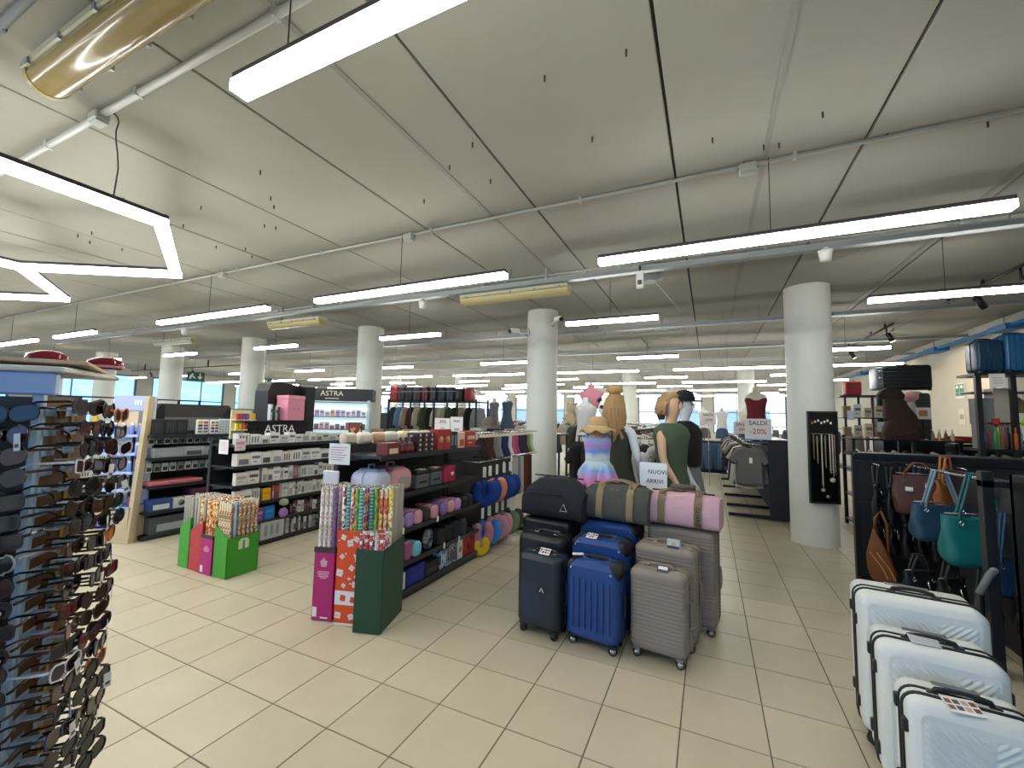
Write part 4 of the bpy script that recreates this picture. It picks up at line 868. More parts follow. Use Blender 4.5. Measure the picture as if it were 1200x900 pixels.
pack(-6.16, 3.6, .332, .5, .25, .22, '#5c3340', 'long maroon box on the fourth brush shelf', pr='#6f4450', kind=1); pack(-6.16, 3.15, .057, .5, .2, .2, '#4c4e52', 'dark grey box with basin picture on the bottom brush shelf', pr='#9fa3a6', kind=1); pack(-6.16, 3.7, .057, .45, .2, .2, '#7d8280', 'plain grey box on the bottom brush shelf', pr='#8b908e', kind=0)
dk = pattern('perforated_dark', [('#c9cbc8', 0), ('#26272b', .09)], 18, kind='dots')
for i in range(3): pack(-6.19, 2.92+i*.13, 1.256, .12, .1, .2, dk, 'dark perforated hair roller pack, %s of three on brush shelving' % ORD[i], pr='#3a3b40', kind=3)
for i, (y, w, n) in enumerate([(3.42, .16, 'left'), (3.57, .12, 'right')]):
    t = thing('nail_display', 'white nail tip display with coloured windows, %s one' % n, 'display', (-6.2, y, 1.256)); ob('card', B().bev(0, 0, .1, .03, w, .2, .01), t, mats=WHT)
    for a in range(2):
        for c in range(4): ob('nail_colour', B().bev(.017, -w*.22+a*w*.44, .04+c*.04, .006, w*.34, .025, .002), t, mats=M(['#5a9a4a', '#7a4a8a', '#33343a', '#c8b03a', '#a85a9a', '#3a5fa0', '#b33a3a', '#8a6a4a'][(a*4+c+i) % 8], .3))
for i in range(2):
    t = thing('tip_box', 'clear white box of nail tips, %s of two above brush shelving' % ('left' if i == 0 else 'right'), 'box', (-6.2, 3.72+i*.25, 1.256)); ob('card', B().bev(0, 0, .105, .03, .19, .21, .005), t, mats=M('#ccd4d8', .3))
    for a in range(5):
        for c in range(5): ob('tip', B().bev(.016, -.075+a*.037, .03+c*.036, .003, .02, .014, .001), t, mats=M('#7f8ea0', .4))
t = thing('header_board', 'dark header board with slanted ends above brush shelving', 'sign', (-6.62, 2.8, 1.3)); ob('board', B().prism([(.1, .18), (1.2, .18), (1.2, .36), (.3, .36)], -.02, .02, 'x'), t, mats=M('#3a3836', .6)); ob('wing', B().prism([(.1, 0), (.35, 0), (.35, .33), (.3, .36)], .03, .05, 'x'), t, mats=BLK); ob('wing', B().prism([(.95, 0), (1.25, 0), (1.2, .34)], .03, .05, 'x'), t, mats=BLK); ob('lower_board', B().box(-.02, .3, 0, .02, 1.2, .18), t, mats=M('#6b6c6c', .6))
t = thing('header_board', 'second beige header board right of the dark one', 'sign', (-6.7, 4.12, 1.0)); ob('board', B().prism([(0, .55), (.75, .55), (.75, .62), (0, .62)], -.02, .02, 'x'), t, mats=M('#8d8176', .6)); ob('wing', B().prism([(.7, .3), (.95, .3), (.95, .65)], -.02, .02, 'x'), t, mats=BLK); ob('post', B().box(-.02, 0, -.98, .02, .05, .6), t, mats=BLK); ob('post', B().box(-.02, .7, -.98, .02, .75, .6), t, mats=BLK)
# ================================================================ CLOTHES, MANNEQUINS
OUT = {
 'tee': [(0, -.1), (.08, -.07), (.2, -.11), (.32, -.3), (.25, -.36), (.2, -.3), (.205, -.5), (.2, -.7), (.08, -.735), (-.08, -.725), (-.2, -.7), (-.205, -.5), (-.2, -.3), (-.25, -.36), (-.32, -.3), (-.2, -.11), (-.08, -.07)],
 'jacket': [(0, -.11), (.07, -.07), (.2, -.11), (.27, -.3), (.31, -.68), (.24, -.7), (.21, -.4), (.215, -.78), (0, -.8), (-.215, -.78), (-.21, -.4), (-.24, -.7), (-.31, -.68), (-.27, -.3), (-.2, -.11), (-.07, -.07)],
 'dress': [(0, -.12), (.08, -.07), (.17, -.1), (.16, -.3), (.13, -.45), (.22, -1.0), (.08, -1.02), (-.1, -1.01), (-.22, -1.0), (-.13, -.45), (-.16, -.3), (-.17, -.1), (-.08, -.07)],
 'trousers': [(.17, -.09), (.18, -.35), (.16, -.98), (.03, -1.0), (.0, -.45), (-.03, -1.0), (-.16, -.98), (-.18, -.35), (-.17, -.09)],
 'top': [(0, -.14), (.05, -.08), (.1, -.08), (.17, -.2), (.16, -.4), (.19, -.58), (0, -.6), (-.19, -.58), (-.16, -.4), (-.17, -.2), (-.1, -.08), (-.05, -.08)]}
GM = {}
hook = B().tube([(0, 0, -.07), (0, 0, -.02), (.012, 0, .0), (.0, 0, .012), (-.012, 0, .002)], .003, 5).tube([(-.19, 0, -.13), (0, 0, -.07), (.19, 0, -.13)], .006, 5)
hookm = hook.mesh(BLKM)
def garment(kind, col, loc, rz, label, group=None, thick=.03, nm=None, cat='clothing', s=1, tagit=False, mt=None):
    k = (kind, col, thick)
    if k not in GM:
        o = OUT[kind]; R = []
        cx = 0; cz = sum(p[1] for p in o)/len(o)
        for y, f in ((-thick, .86), (-thick*.5, .97), (0, 1), (thick*.5, .97), (thick, .86)):
            R.append([(p[0]*f, y+.01*sin(p[0]*30+p[1]*9), cz+(p[1]-cz)*f) for p in o])
        GM[k] = B().rings(R, smooth=True).mesh(mt or M(col, .9, 0, .35, 25, .08))
    o = ob(nm or {'tee': 'tee_shirt', 'jacket': 'jacket', 'dress': 'dress', 'trousers': 'trousers', 'top': 'top'}[kind], GM[k], None, loc, rz)
    if s != 1: o.scale = (s, s, s)
    tag(o, label, cat, group); h = ob('hanger', hookm, o)
    if tagit: ob('price_tag', B().bev(.02, -thick-.008, -.3, .045, .003, .09, .001), o, mats=WHT)
    return o
def rail(name, label, x, y0, y1, z, ax='y', feet=True, w=.5):
    t = thing(name, label, 'clothes rail', (x, y0, 0), 0 if ax == 'y' else -pi/2); L = y1-y0 if ax == 'y' else y1
    ob('rail', B().tube([(0, 0, z), (0, L, z)], .012, 8), t, mats=CHR)
    for yy in (0.02, L-.02):
        ob('post', B().tube([(0, yy, .04), (0, yy, z)], .015, 8), t, mats=BLKM); ob('foot', B().bev(0, yy, .03, w, .05, .045, .006), t, mats=BLKM)
    return t
random.seed(21)
PAL = [('#d8d5cb', 'cream'), ('#2a2a2c', 'black'), ('#77797a', 'grey'), ('#b9a68c', 'beige'), ('#e4e4e0', 'white'), ('#3b3f4a', 'slate'), ('#8a5f4c', 'rust'), ('#55584a', 'khaki'), ('#a8a9a6', 'light grey'), ('#34303a', 'charcoal')]
def rack_fill(x, y0, y1, z, n, kinds, pal, where, grp, rz=0, jig=.08, ax='y', nm=None, s=1):
    for i in range(n):
        f = (i+.5)/n; c = random.choice(pal); k = random.choice(kinds); d = (y1-y0)*f
        p = (x+random.uniform(-.02, .02), y0+d, z) if ax == 'y' else (x+d, y0, z)
        garment(k, c[0], p, rz+random.uniform(-jig, jig), '%s %s on hanger, %s from the %s' % (c[1], {'tee': 'tee', 'jacket': 'jacket', 'dress': 'dress', 'trousers': 'trousers', 'top': 'top'}[k], ORD[i], where), grp, .022, s=s)
# right side of the aisle
t = thing('double_sided_rack', 'dark navy double-sided rack along the right side of the aisle', 'clothes rack', (.98, 8.05, 0))
ob('spine', B().box(-.03, 0, .05, .03, 8.2, 1.25), t, mats=NAVY); ob('end_panel', B().box(-.12, -.04, .02, .3, 0, 1.28), t, mats=NAVY); ob('top_rail', B().box(-.2, 0, 1.26, .2, 8.2, 1.29), t, mats=BLKM)
for i in range(7):
    yy = (.0, .9, 2.1, 3.4, 4.8, 6.2, 7.6)[i]; ob('foot', B().bev(-.35, yy+.05, .04, .72, .05, .05, .006), t, mats=BLKM)
for i in range(6): ob('arm', B().tube([(0, .3+i*1.5, 1.2), (-.38, .3+i*1.5, 1.2)], .012, 6), t, mats=CHR)
ob('rail', B().tube([(-.38, .1, 1.2), (-.38, 8, 1.2)], .012, 6), t, mats=CHR)
garment('tee', '#6d6f6f', (.6, 8.12, 1.24), rad(-8), 'grey striped tee facing the camera at the front of right rail', None, .05, tagit=True)
rack_fill(.6, 8.25, 15.8, 1.2, 30, ('tee', 'jacket', 'top', 'tee'), [PAL[i] for i in (0, 1, 2, 4, 1, 8, 9)], 'front of right aisle rail', 'garments along the right side of the aisle')
rack_fill(1.38, 8.3, 14, 1.2, 14, ('jacket', 'trousers'), [PAL[1], PAL[5], PAL[9]], 'front of the rail behind the column', 'garments behind the mirror column')
# left side of the aisle
rail('clothes_rail', 'chrome clothes rail along the left side of the aisle', -1.05, 6.2, 9.4, 1.42); rail('clothes_rail', 'farther chrome clothes rail on the left side of the aisle', -.85, 9.8, 14.6, 1.42)
rack_fill(-1.05, 6.3, 9.3, 1.42, 16, ('tee', 'jacket', 'top'), [PAL[i] for i in (0, 3, 2, 6, 4, 1)], 'front of near left aisle rail', 'garments on the near left aisle rail')
rack_fill(-.85, 9.9, 14.5, 1.42, 20, ('tee', 'jacket', 'top'), [PAL[i] for i in (0, 3, 2, 6, 4, 1)], 'front of far left aisle rail', 'garments on the far left aisle rail')
garment('dress', '#b2afb4', (-.78, 5.0, 1.28), rad(15), 'pale lilac-grey dress hanging behind the notice stand', None, .05)
rail('clothes_rail', 'small rail behind the two mannequins by the luggage', -1.62, 5.6, 1.25, 1.34, 'x')
rack_fill(-1.62, 5.6, 6.8, 1.34, 11, ('jacket', 'top', 'tee'), [PAL[i] for i in (0, 3, 1, 1, 7)], 'left of the small rail behind mannequins', 'garments behind the two mannequins', rad(62), ax='x')
# dark garments left of the mannequins
rail('clothes_rail', 'low black rail of dark garments left of the child mannequin', -1.85, 6.9, 8.7, 1.45)
rack_fill(-1.85, 6.95, 8.6, 1.45, 13, ('dress', 'jacket'), [('#121214', 'black'), ('#1a1a1e', 'black'), ('#a99f90', 'stone'), ('#b6b2a8', 'pale beige'), ('#151518', 'black')], 'front of rail left of child mannequin', 'dark garments left of the child mannequin', rad(-58))
# ---- mannequins
def skin_mesh(pts, edges, mt, sub=1):
    me = D.meshes.new('figure'); me.from_pydata([p[:3] for p in pts], edges, []); o = D.objects.new('tmp', me); COL.objects.link(o)
    md = o.modifiers.new('s', 'SKIN'); md.use_smooth_shade = True; md.branch_smoothing = .3
    for i, p in enumerate(pts):
        r = p[3]; me.skin_vertices[0].data[i].radius = r if isinstance(r, tuple) else (r, r)
        me.skin_vertices[0].data[i].use_root = (i == 0)
    sb = o.modifiers.new('u', 'SUBSURF'); sb.levels = sub; sb.render_levels = sub
    bpy.context.view_layer.update(); dg = bpy.context.evaluated_depsgraph_get(); r = D.meshes.new_from_object(o.evaluated_get(dg)); D.objects.remove(o)
    r.materials.clear(); r.materials.append(mt); return r
def body(mt, H_=1.75, armL=None, armR=None, head=True):
    s = H_/1.75; P = []; E = []
    def v(x, y, z, r, par=None):
        P.append((x*s, y*s, z*s, tuple(q*s for q in r) if isinstance(r, tuple) else r*s))
        if par is not None: E.append((par, len(P)-1))
        return len(P)-1
    pel = v(0, 0, .95, (.15, .1)); wa = v(0, -.01, 1.1, (.115, .08), pel); ch = v(0, 0, 1.28, (.14, .095), wa); nk0 = v(0, .005, 1.42, (.08, .06), ch)
    nk = v(0, 0, 1.5, .048, nk0)
    if head: h1 = v(0, -.02, 1.58, (.062, .075), nk); h2 = v(0, -.01, 1.67, (.072, .09), h1); v(0, 0, 1.72, (.05, .06), h2)
    for sg, arm in ((-1, armR), (1, armL)):
        sh = v(sg*.16, .005, 1.39, .05, nk0)
        el, wr = arm or ((sg*.22, .02, 1.12), (sg*.22, -.06, .88))
        e = v(*el, .036, sh); w = v(*wr, .024, e); d = (Vector(wr)-Vector(el)).normalized()
        pm = v(*(Vector(wr)+d*.05), .028, w)
        side = Vector((0, 1, 0)).cross(d).normalized() if abs(d.y) < .9 else Vector((1, 0, 0))
        fw = side.cross(d)
        for k, (o_, L) in enumerate(((-.028, .075), (-.01, .09), (.01, .085), (.028, .065))):
            b = v(*(Vector(wr)+d*.09+fw*o_), .009, pm); m_ = v(*(Vector(wr)+d*(.09+L*.6)+fw*o_*1.1+side*.008), .0075, b); v(*(Vector(wr)+d*(.09+L)+fw*o_*1.1+side*.02), .006, m_)
        th = v(*(Vector(wr)+d*.05+fw*(-.045)), .01, pm); v(*(Vector(wr)+d*.095+fw*(-.06)), .007, th)
        hp = v(sg*.09, 0, .86, .085, pel); kn = v(sg*.1, -.01, .5, .055, hp); an = v(sg*.1, .02, .1, .036, kn); v(sg*.1, -.1, .03, .03, an)
    return skin_mesh(P, E, mt, 1)
def face(parent, s, mt, lips='#b0605a'):
    z = 1.64*s
    ob('nose', B().prism([(-.012, -.03), (.012, -.03), (.004, .02), (-.004, .02)], -.118*s, -.09*s), parent, (0, .012, z-.005), mats=mt)
    for sg in (-1, 1): ob('eye', B().tube([(sg*.03, -.092*s, z+.012), (sg*.03, -.098*s, z+.012)], .011, 8), parent, mats=M('#4a4038', .4)); ob('ear', B().tube([(sg*.074*s, 0, z), (sg*.086*s, .01, z)], .02, 8), parent, mats=mt)
    ob('mouth', B().tube([(-.02, -.094*s, z-.045), (0, -.1*s, z-.047), (.02, -.094*s, z-.045)], .005, 6), parent, mats=M(lips, .5))
def dress_shell(prof, n=28, ruffle=0, sy=.7):
    R = []
    for i, (w, z, cx, cy) in enumerate(prof):
        R.append([(cx+w*cos(a)*(1+ruffle*sin(a*7+i*.6)*(i/len(prof))), cy+w*sy*sin(a)*(1+ruffle*sin(a*7+i*.6)*(i/len(prof))), z) for a in [2*pi*k/n for k in range(n)]])
    return B().rings(R)
skin = M('#c9a286', .45); whm = M('#cfd6d9', .35); base_m = M('#b9bcbf', .3, .5)
def stand(t): ob('base_plate', B().lathe([(.17, 0), (.17, .012), (.02, .014)], 24), t, mats=base_m)
def hair(t, col, s, long=.3, name='hair', bun=False):
    z = 1.68*s; mt = M(col, .7, 0, .5, 70, .25); R = []
    for f, zz in ((.01, .075), (.05, .07), (.08, .045), (.092, .0), (.09, -.04)):
        R.append([(f*cos(a), .012+f*sin(a)*(1.12 if sin(a) > 0 else (1.12 if zz > .02 else .55)), z+zz) for a in [2*pi*k/24 for k in range(24)]])
    h = ob(name, B().rings(R), t, mats=mt)
    for k in range(22):
        a = pi*(k-1.)/19; L = long*(.8+.2*((k*7) % 4)/2); wv = .012*(1 if k % 2 else -1)
        pts = [(.07*cos(a), .02+.08*sin(a), z+.03), (.088*cos(a), .03+.1*sin(a), z-.06), ((.09+wv)*cos(a+.08), .03+(.1+wv)*sin(a), z-.06-L*.3), ((.095-wv)*cos(a-.1), .03+(.1-wv)*sin(a), z-.06-L*.55), ((.105+wv)*cos(a+.08), .03+(.095+wv)*sin(a), z-.06-L*.8), (.07*cos(a), .03+.09*sin(a), z-.06-L)]
        ob('lock', B().tube(pts, [.016, .02, .021, .018, .018, .005], 6), h, mats=mt if k % 3 else M(col, .6, 0, .5, 50, .45))
    return h
# green dress
t = thing('mannequin', 'mannequin in a sleeveless green dress facing right behind the luggage', 'mannequin', (-.33, 4.3, .0), rad(64)); s = 1.84/1.75; stand(t)
ob('body', body(skin, 1.83, (( .2, .06, 1.14), (.17, .02, .9)), ((-.22, -.05, 1.15), (-.19, -.2, .9))), t); face(t, s, skin)
grm = M('#43553f', .85, 0, .3, 14, .06)
ob('dress', dress_shell([(.1, 1.545, 0, .0), (.175, 1.5, 0, .0), (.2, 1.44, 0, 0), (.175, 1.32, 0, 0), (.165, 1.2, 0, 0), (.165, 1.1, 0, 0), (.19, 1.02, 0, 0), (.2, .94, 0, 0), (.195, .8, 0, 0), (.2, .55, 0, 0), (.19, .54, 0, 0)], 28, .02, .78), t, mats=grm)
hair(t, '#a98560', s, .08); ob('hair_back', B().tube([(-.02, .07, 1.7*s), (0, .11, 1.6*s), (0, .1, 1.5*s)], [.05, .06, .03], 8), t, mats=M('#6a4a34', .8, 0, .5, 60, .2))
# blonde in dark dress
t = thing('mannequin', 'blonde long-haired mannequin in a dark olive dress behind the luggage', 'mannequin', (-.84, 4.25, .03), rad(163)); stand(t)
ob('body', body(whm, 1.8, ((.215, .05, 1.14), (.2, -.08, .9)), ((-.235, .03, 1.14), (-.215, -.1, .9))), t); s = 1.8/1.75; face(t, s, whm)
ob('dress', dress_shell([(.09, 1.5, 0, .0), (.14, 1.45, 0, .0), (.15, 1.38, 0, 0), (.165, 1.3, 0, 0), (.15, 1.15, 0, 0), (.18, 1.0, 0, 0), (.21, .9, 0, 0), (.24, .6, 0, 0), (.27, .3, 0, 0), (.26, .29, 0, 0)], 28, .03, .8), t, mats=M('#34352b', .85, 0, .3, 14, .06))
h = hair(t, '#a8875c', s, .34); ob('hair_bun', B().lathe([(.0, .0), (.06, .02), (.085, .06), (.06, .1), (.01, .115)], 14), h, (0, .03, 1.72*s), mats=M('#b3935c', .7, 0, .5, 60, .2))
ob('bow', B().tube([(.03, .02, 1.42), (.09, .05, 1.49), (.08, .06, 1.42), (.14, .1, 1.46)], .022, 6), t, mats=M('#c9ad5a', .6))
# capped, white
t = thing('mannequin', 'white mannequin in black cap, black top and grey skirt', 'mannequin', (-.25, 5.15, .02), rad(75)); stand(t); s = 1.84/1.75
ob('body', body(whm, 1.84, ((.22, .04, 1.12), (.2, -.04, .88)), ((-.25, -.02, 1.14), (-.27, -.14, .9))), t); face(t, s, whm)
ob('top', dress_shell([(.08, 1.55, 0, .0), (.17, 1.5, 0, .0), (.225, 1.42, 0, 0), (.22, 1.3, 0, 0), (.21, 1.15, 0, 0), (.2, 1.06, 0, 0)], 24, .02, .8), t, mats=M('#131316', .9, 0, .3, 20))
ob('skirt', dress_shell([(.15, 1.09, 0, .0), (.19, 1.0, 0, .0), (.23, .8, 0, 0), (.27, .55, 0, 0), (.28, .35, 0, 0)], 28, .05, .85), t, mats=M('#77767a', .9, 0, .3, 20, .1))
c = ob('cap', B().lathe([(.107, -.02), (.112, .02), (.1, .07), (.06, .105), (.01, .115)], 18), t, (0, 0, 1.70*s), mats=M('#17181a', .8)); ob('visor', B().rings([[(.09*cos(a), -.08-.11*max(0, -sin(a)), z-.0) for a in [2*pi*k/16 for k in range(16)]] for z in (-.02, -.008)]), c, mats=M('#17181a', .8))
# child torso
t = thing('child_mannequin', 'child torso in a pastel ruffled swimsuit with a straw hat', 'mannequin', (-.93, 3.86, .0), rad(8)); stand(t)
ob('pole', B().tube([(0, 0, .01), (0, 0, .92)], .014, 8), t, mats=CHR)
ob('body', B().rings([[(w*cos(a), w*.68*sin(a), z) for a in [2*pi*k/20 for k in range(20)]] for w, z in ((.05, .86), (.075, .9), (.11, .98), (.115, 1.06), (.1, 1.14), (.105, 1.26), (.115, 1.36), (.1, 1.42), (.045, 1.45), (.038, 1.5), (.03, 1.52))]), t, mats=skin)
pas = D.materials.new('pastel_tie_dye'); pas.use_nodes = True; nt = pas.node_tree; b_ = nt.nodes['Principled BSDF']; b_.inputs['Roughness'].default_value = .7
tc = nt.nodes.new('ShaderNodeTexCoord'); sx = nt.nodes.new('ShaderNodeSeparateXYZ'); nzz = nt.nodes.new('ShaderNodeTexNoise'); nzz.inputs['Scale'].default_value = 9; ma = nt.nodes.new('ShaderNodeMath'); ma.operation = 'MULTIPLY_ADD'; ma.inputs[1].default_value = .12; cr = nt.nodes.new('ShaderNodeValToRGB'); mr = nt.nodes.new('ShaderNodeMapRange')
nt.links.new(tc.outputs['Object'], sx.inputs[0]); nt.links.new(tc.outputs['Object'], nzz.inputs['Vector']); nt.links.new(nzz.outputs[0], ma.inputs[0]); nt.links.new(sx.outputs[2], ma.inputs[2]); nt.links.new(ma.outputs[0], mr.inputs[0])
mr.inputs[1].default_value = .94; mr.inputs[2].default_value = 1.48; nt.links.new(mr.outputs[0], cr.inputs[0]); nt.links.new(cr.outputs[0], b_.inputs['Base Color'])
e = cr.color_ramp.elements; e[0].color = (*hexc('#a486cf'), 1); e[1].color = (*hexc('#7aa6d8'), 1)
for p_, c_ in ((.14, '#cf8fc8'), (.3, '#d58cc0'), (.42, '#7fa2dc'), (.52, '#b9d0d6'), (.64, '#c9d2d6'), (.72, '#6f9ad8'), (.84, '#b98ad0'), (.93, '#9fb6dc')): n_ = e.new(p_); n_.color = (*hexc(c_), 1)
ob('swimsuit', B().rings([[(w*cos(a), w*.72*sin(a), z) for a in [2*pi*k/24 for k in range(24)]] for w, z in ((.08, .9), (.118, .98), (.124, 1.06), (.108, 1.14), (.113, 1.26), (.124, 1.35), (.12, 1.4))]), t, mats=pas)
R = [[((w+rf*sin(a*6+k2))*cos(a), (w+rf*sin(a*6+k2))*.8*sin(a), z+rf*.7*sin(a*5+k2)) for a in [2*pi*k/48 for k in range(48)]] for w, z, rf, k2 in ((.108, 1.19, 0, 0), (.135, 1.14, .008, 0), (.155, 1.06, .02, .3), (.165, .98, .034, .5), (.16, .955, .034, .5), (.11, 1.05, .01, .5))]
ob('skirt', B().rings(R, cap=False), t, mats=pas)
R = [[((w+rf*sin(a*5+k2))*cos(a)+.07, (w+rf*sin(a*5+k2))*.7*sin(a)-.07, z+rf*sin(a*4)) for a in [2*pi*k/32 for k in range(32)]] for w, z, rf, k2 in ((.03, 1.17, 0, 0), (.07, 1.1, .012, 0), (.095, 1.0, .024, .3), (.1, .93, .032, .6))]
ob('ruffle', B().rings(R, cap=False), t, mats=pas)
ob('side_ruffle', B().rings([[((w+rf*sin(a*5))*cos(a)-.12, (w+rf*sin(a*5))*.6*sin(a)-.02, z) for a in [2*pi*k/24 for k in range(24)]] for w, z, rf in ((.01, 1.16, 0), (.045, 1.1, .01), (.055, 1.05, .012))], cap=False), t, mats=M('#9fc6cf', .7))
for sg in (-1, 1): ob('strap', B().tube([(sg*.085, -.05, 1.38), (sg*.09, -.03, 1.43), (sg*.085, .05, 1.38)], .016, 6), t, mats=pas)
hat = thing('straw_hat', 'wavy brimmed straw sun hat on top of the child torso', 'hat', (-.93, 3.86, 1.49), rad(8)); st_ = M('#c2a272', .85, 0, .6, 120, .15)
ob('crown', B().lathe([(.085, .0), (.088, .03), (.08, .075), (.055, .1), (.01, .108)], 20), hat, mats=st_)
ob('brim', B().rings([[(w*cos(a), w*sin(a), z+rf*sin(a*7)) for a in [2*pi*k/56 for k in range(56)]] for w, z, rf in ((.084, .012, 0), (.13, -.005, .004), (.165, -.03, .014), (.163, -.036, .014), (.125, -.013, .004), (.084, .002, 0))]), hat, mats=st_)
ob('ribbon', B().lathe([(.088, .004), (.091, .006), (.091, .018), (.088, .02)], 20), hat, mats=M('#d9c9a6', .8))
# torso forms
def bust(x, y, z, col, name_, label, s=1, skinm=None, straps=True, cat='mannequin', pole=True):
    t = thing('bust_form', label, cat, (x, y, z)); sm_ = skinm or whm
    ob('form', B().rings([[(w*s*cos(a), w*.6*s*sin(a), zz*s) for a in [2*pi*k/20 for k in range(20)]] for w, zz in ((.13, 0), (.15, .1), (.125, .25), (.14, .4), (.165, .5), (.16, .56), (.08, .61), (.05, .63), (.048, .7), (.02, .71))]), t, mats=sm_)
    ob('garment', B().rings([[(w*s*cos(a), (w*.62+.004)*s*sin(a), zz*s-(.06*s if i == n_-1 and abs(cos(a)) < .45 and sin(a) < 0 else 0)) for a in [2*pi*k/20 for k in range(20)]] for i, (w, zz) in enumerate(pr_) for n_ in (len(pr_),)]), t, mats=M(col, .85, 0, .3, 20, .06))
    return t
pr_ = [(.175, -.16), (.165, 0), (.16, .1), (.135, .25), (.15, .4), (.172, .48), (.165, .52)]
bf = bust(.74, 8.45, 1.46, '#6e1f28', '', 'bust form in a dark red strappy dress above the right rack', 1.02, M('#ddd2bd', .6))
ob('pole', B().tube([(0, 0, -.15), (0, 0, .0)], .02, 8), bf, mats=BLK)
pr_ = [(.17, -.02), (.16, .1), (.14, .25), (.16, .4), (.19, .5), (.17, .56), (.09, .6)]
for i, (x, y, c, n) in enumerate([(-.15, 14.4, '#e6e6e4', 'white top and grey shorts'), (.35, 14.6, '#dadcdc', 'white blouse and denim skirt'), (.95, 14.4, '#d8d4c8', 'cream tee'), (-9.5, 12.8, '#8f979a', 'grey top'), (-7.3, 13.8, '#3a4f6f', 'blue tee'), (-8.3, 12.4, '#2f3d45', 'dark teal tunic'), (-5.0, 12.5, '#e8e6e2', 'white shirt')]):
    b_ = bust(x, y, 1.36, c, '', 'far bust form wearing %s, %s along the back windows' % (n, ORD[i]), .9)
    ob('skirt', dress_shell([(.14, .02, 0, 0), (.17, -.1, 0, 0), (.19, -.3, 0, 0)], 16, .02, .7), b_, mats=M('#5a5c60' if i != 1 else '#3f5670', .9)); ob('pole', B().tube([(0, 0, (-.375, -.375, -.065, -1.355, -1.355, -1.355, -1.355)[i]), (0, 0, 0)], .015, 6), b_, mats=BLK)
# denim wall at the end of the aisle
t = thing('denim_display', 'long dark display table with jeans at the end of the aisle', 'display', (-1.2, 14.3, 0)); ob('table', B().box(0, 0, .85, 1.7, .6, .98), t, mats=NAVY); ob('front', B().box(0.05, .05, .02, 1.65, .1, .85), t, mats=NAVY)
for i in range(6):
    garment('trousers', ['#3f5a7a', '#55728f', '#2f425c', '#4a6684'][i % 4], (-.95+i*.26, 14.26, 1.0), 0, '%s pair of jeans from the left hanging at the aisle end' % ORD[i], 'jeans at the end of the aisle', .02, nm='jeans', s=.88)
# sale sign
def card_sign(x, y, z, w, h, lines, label, rz=0, cols=('#3a3d44', '#b0273a'), pole=None, tilt=0):
    t = thing('card_sign', label, 'sign', (x, y, z), rz); ob('card', B().bev(0, 0, h/2, w, .006, h, .002), t, mats=M('#e6e4e2', .6)); ob('holder', B().bev(0, .005, 0, w, .03, .02, .004), t, mats=CHR)
    if pole: ob('pole', B().tube([(0, .005, -pole), (0, .005, 0)], .008, 6), t, mats=CHR)
    for i, (tx, sz) in enumerate(lines): text(tx, sz, M(cols[i % len(cols)], .5), t, (0, -.005, h*(.78-.42*i/(max(1, len(lines)-1)))), bold=.001)
    return t
card_sign(.72, 7.98, 1.3, .38, .33, [('SALDI', .1), ('-20%', .12)], 'white sale sign reading minus twenty percent on the right rack', rad(-5))
card_sign(-.02, 11.5, 1.5, .35, .3, [('SALDI', .09), ('-20%', .1)], 'smaller white sale sign farther down the right rack', pole=1.49)
card_sign(.62, 10.2, 1.32, .3, .26, [('SALDI', .08), ('-20%', .09)], 'white sale card half hidden behind the nearer sale sign')
# ================================================================ RIGHT SIDE
# mirror on the column: its reflection is modelled as chains over a dark backing
t = thing('mirror_panel', 'tall black-framed mirror panel with modelled reflection of chains on the right column', 'mirror', (1.318, 6.63, .56), rad(12))
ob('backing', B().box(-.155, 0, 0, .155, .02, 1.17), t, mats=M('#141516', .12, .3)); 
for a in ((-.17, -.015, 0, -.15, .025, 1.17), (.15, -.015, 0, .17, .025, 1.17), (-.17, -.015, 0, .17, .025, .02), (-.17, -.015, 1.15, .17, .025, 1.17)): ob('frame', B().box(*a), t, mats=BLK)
reflected_bead = [M('#b9a98a', .4, .5), M('#d8d2c4', .4), M('#8f7f5a', .35, .7)]
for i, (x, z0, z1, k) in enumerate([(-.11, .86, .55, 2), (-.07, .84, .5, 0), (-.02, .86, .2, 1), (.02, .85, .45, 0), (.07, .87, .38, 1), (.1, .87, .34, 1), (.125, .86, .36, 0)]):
    c = ob('reflected_chain', B().tube([(x, -.008, z0), (x+.004, -.008, z1)], .004, 6), t, mats=reflected_bead[k]); n = int((z0-z1)/.028)
    for q in range(n): ob('reflected_bead', B().bev(x, -.01, z0-q*.028, .018, .006, .014, .002), c, mats=reflected_bead[k])
for x, z, r in ((-.02, .17, .022), (.09, .3, .03), (.03, .09, .018)): ob('reflected_pendant', B().tube([(x, -.012, z), (x, -.006, z)], r, 10), t, mats=reflected_bead[1])
ob('reflected_rail', B().tube([(-.14, -.012, .88), (.14, -.012, .88)], .005, 6), t, mats=CHR)
for i in range(7): ob('tag', B().bev(-.12+i*.035, -.01, 1.02+.015*(i % 3), .022, .004, .03, .002), t, mats=M('#d9d9d4', .4) if i else M('#c98a2a', .5))  # small blocks, also part of the modelled reflection
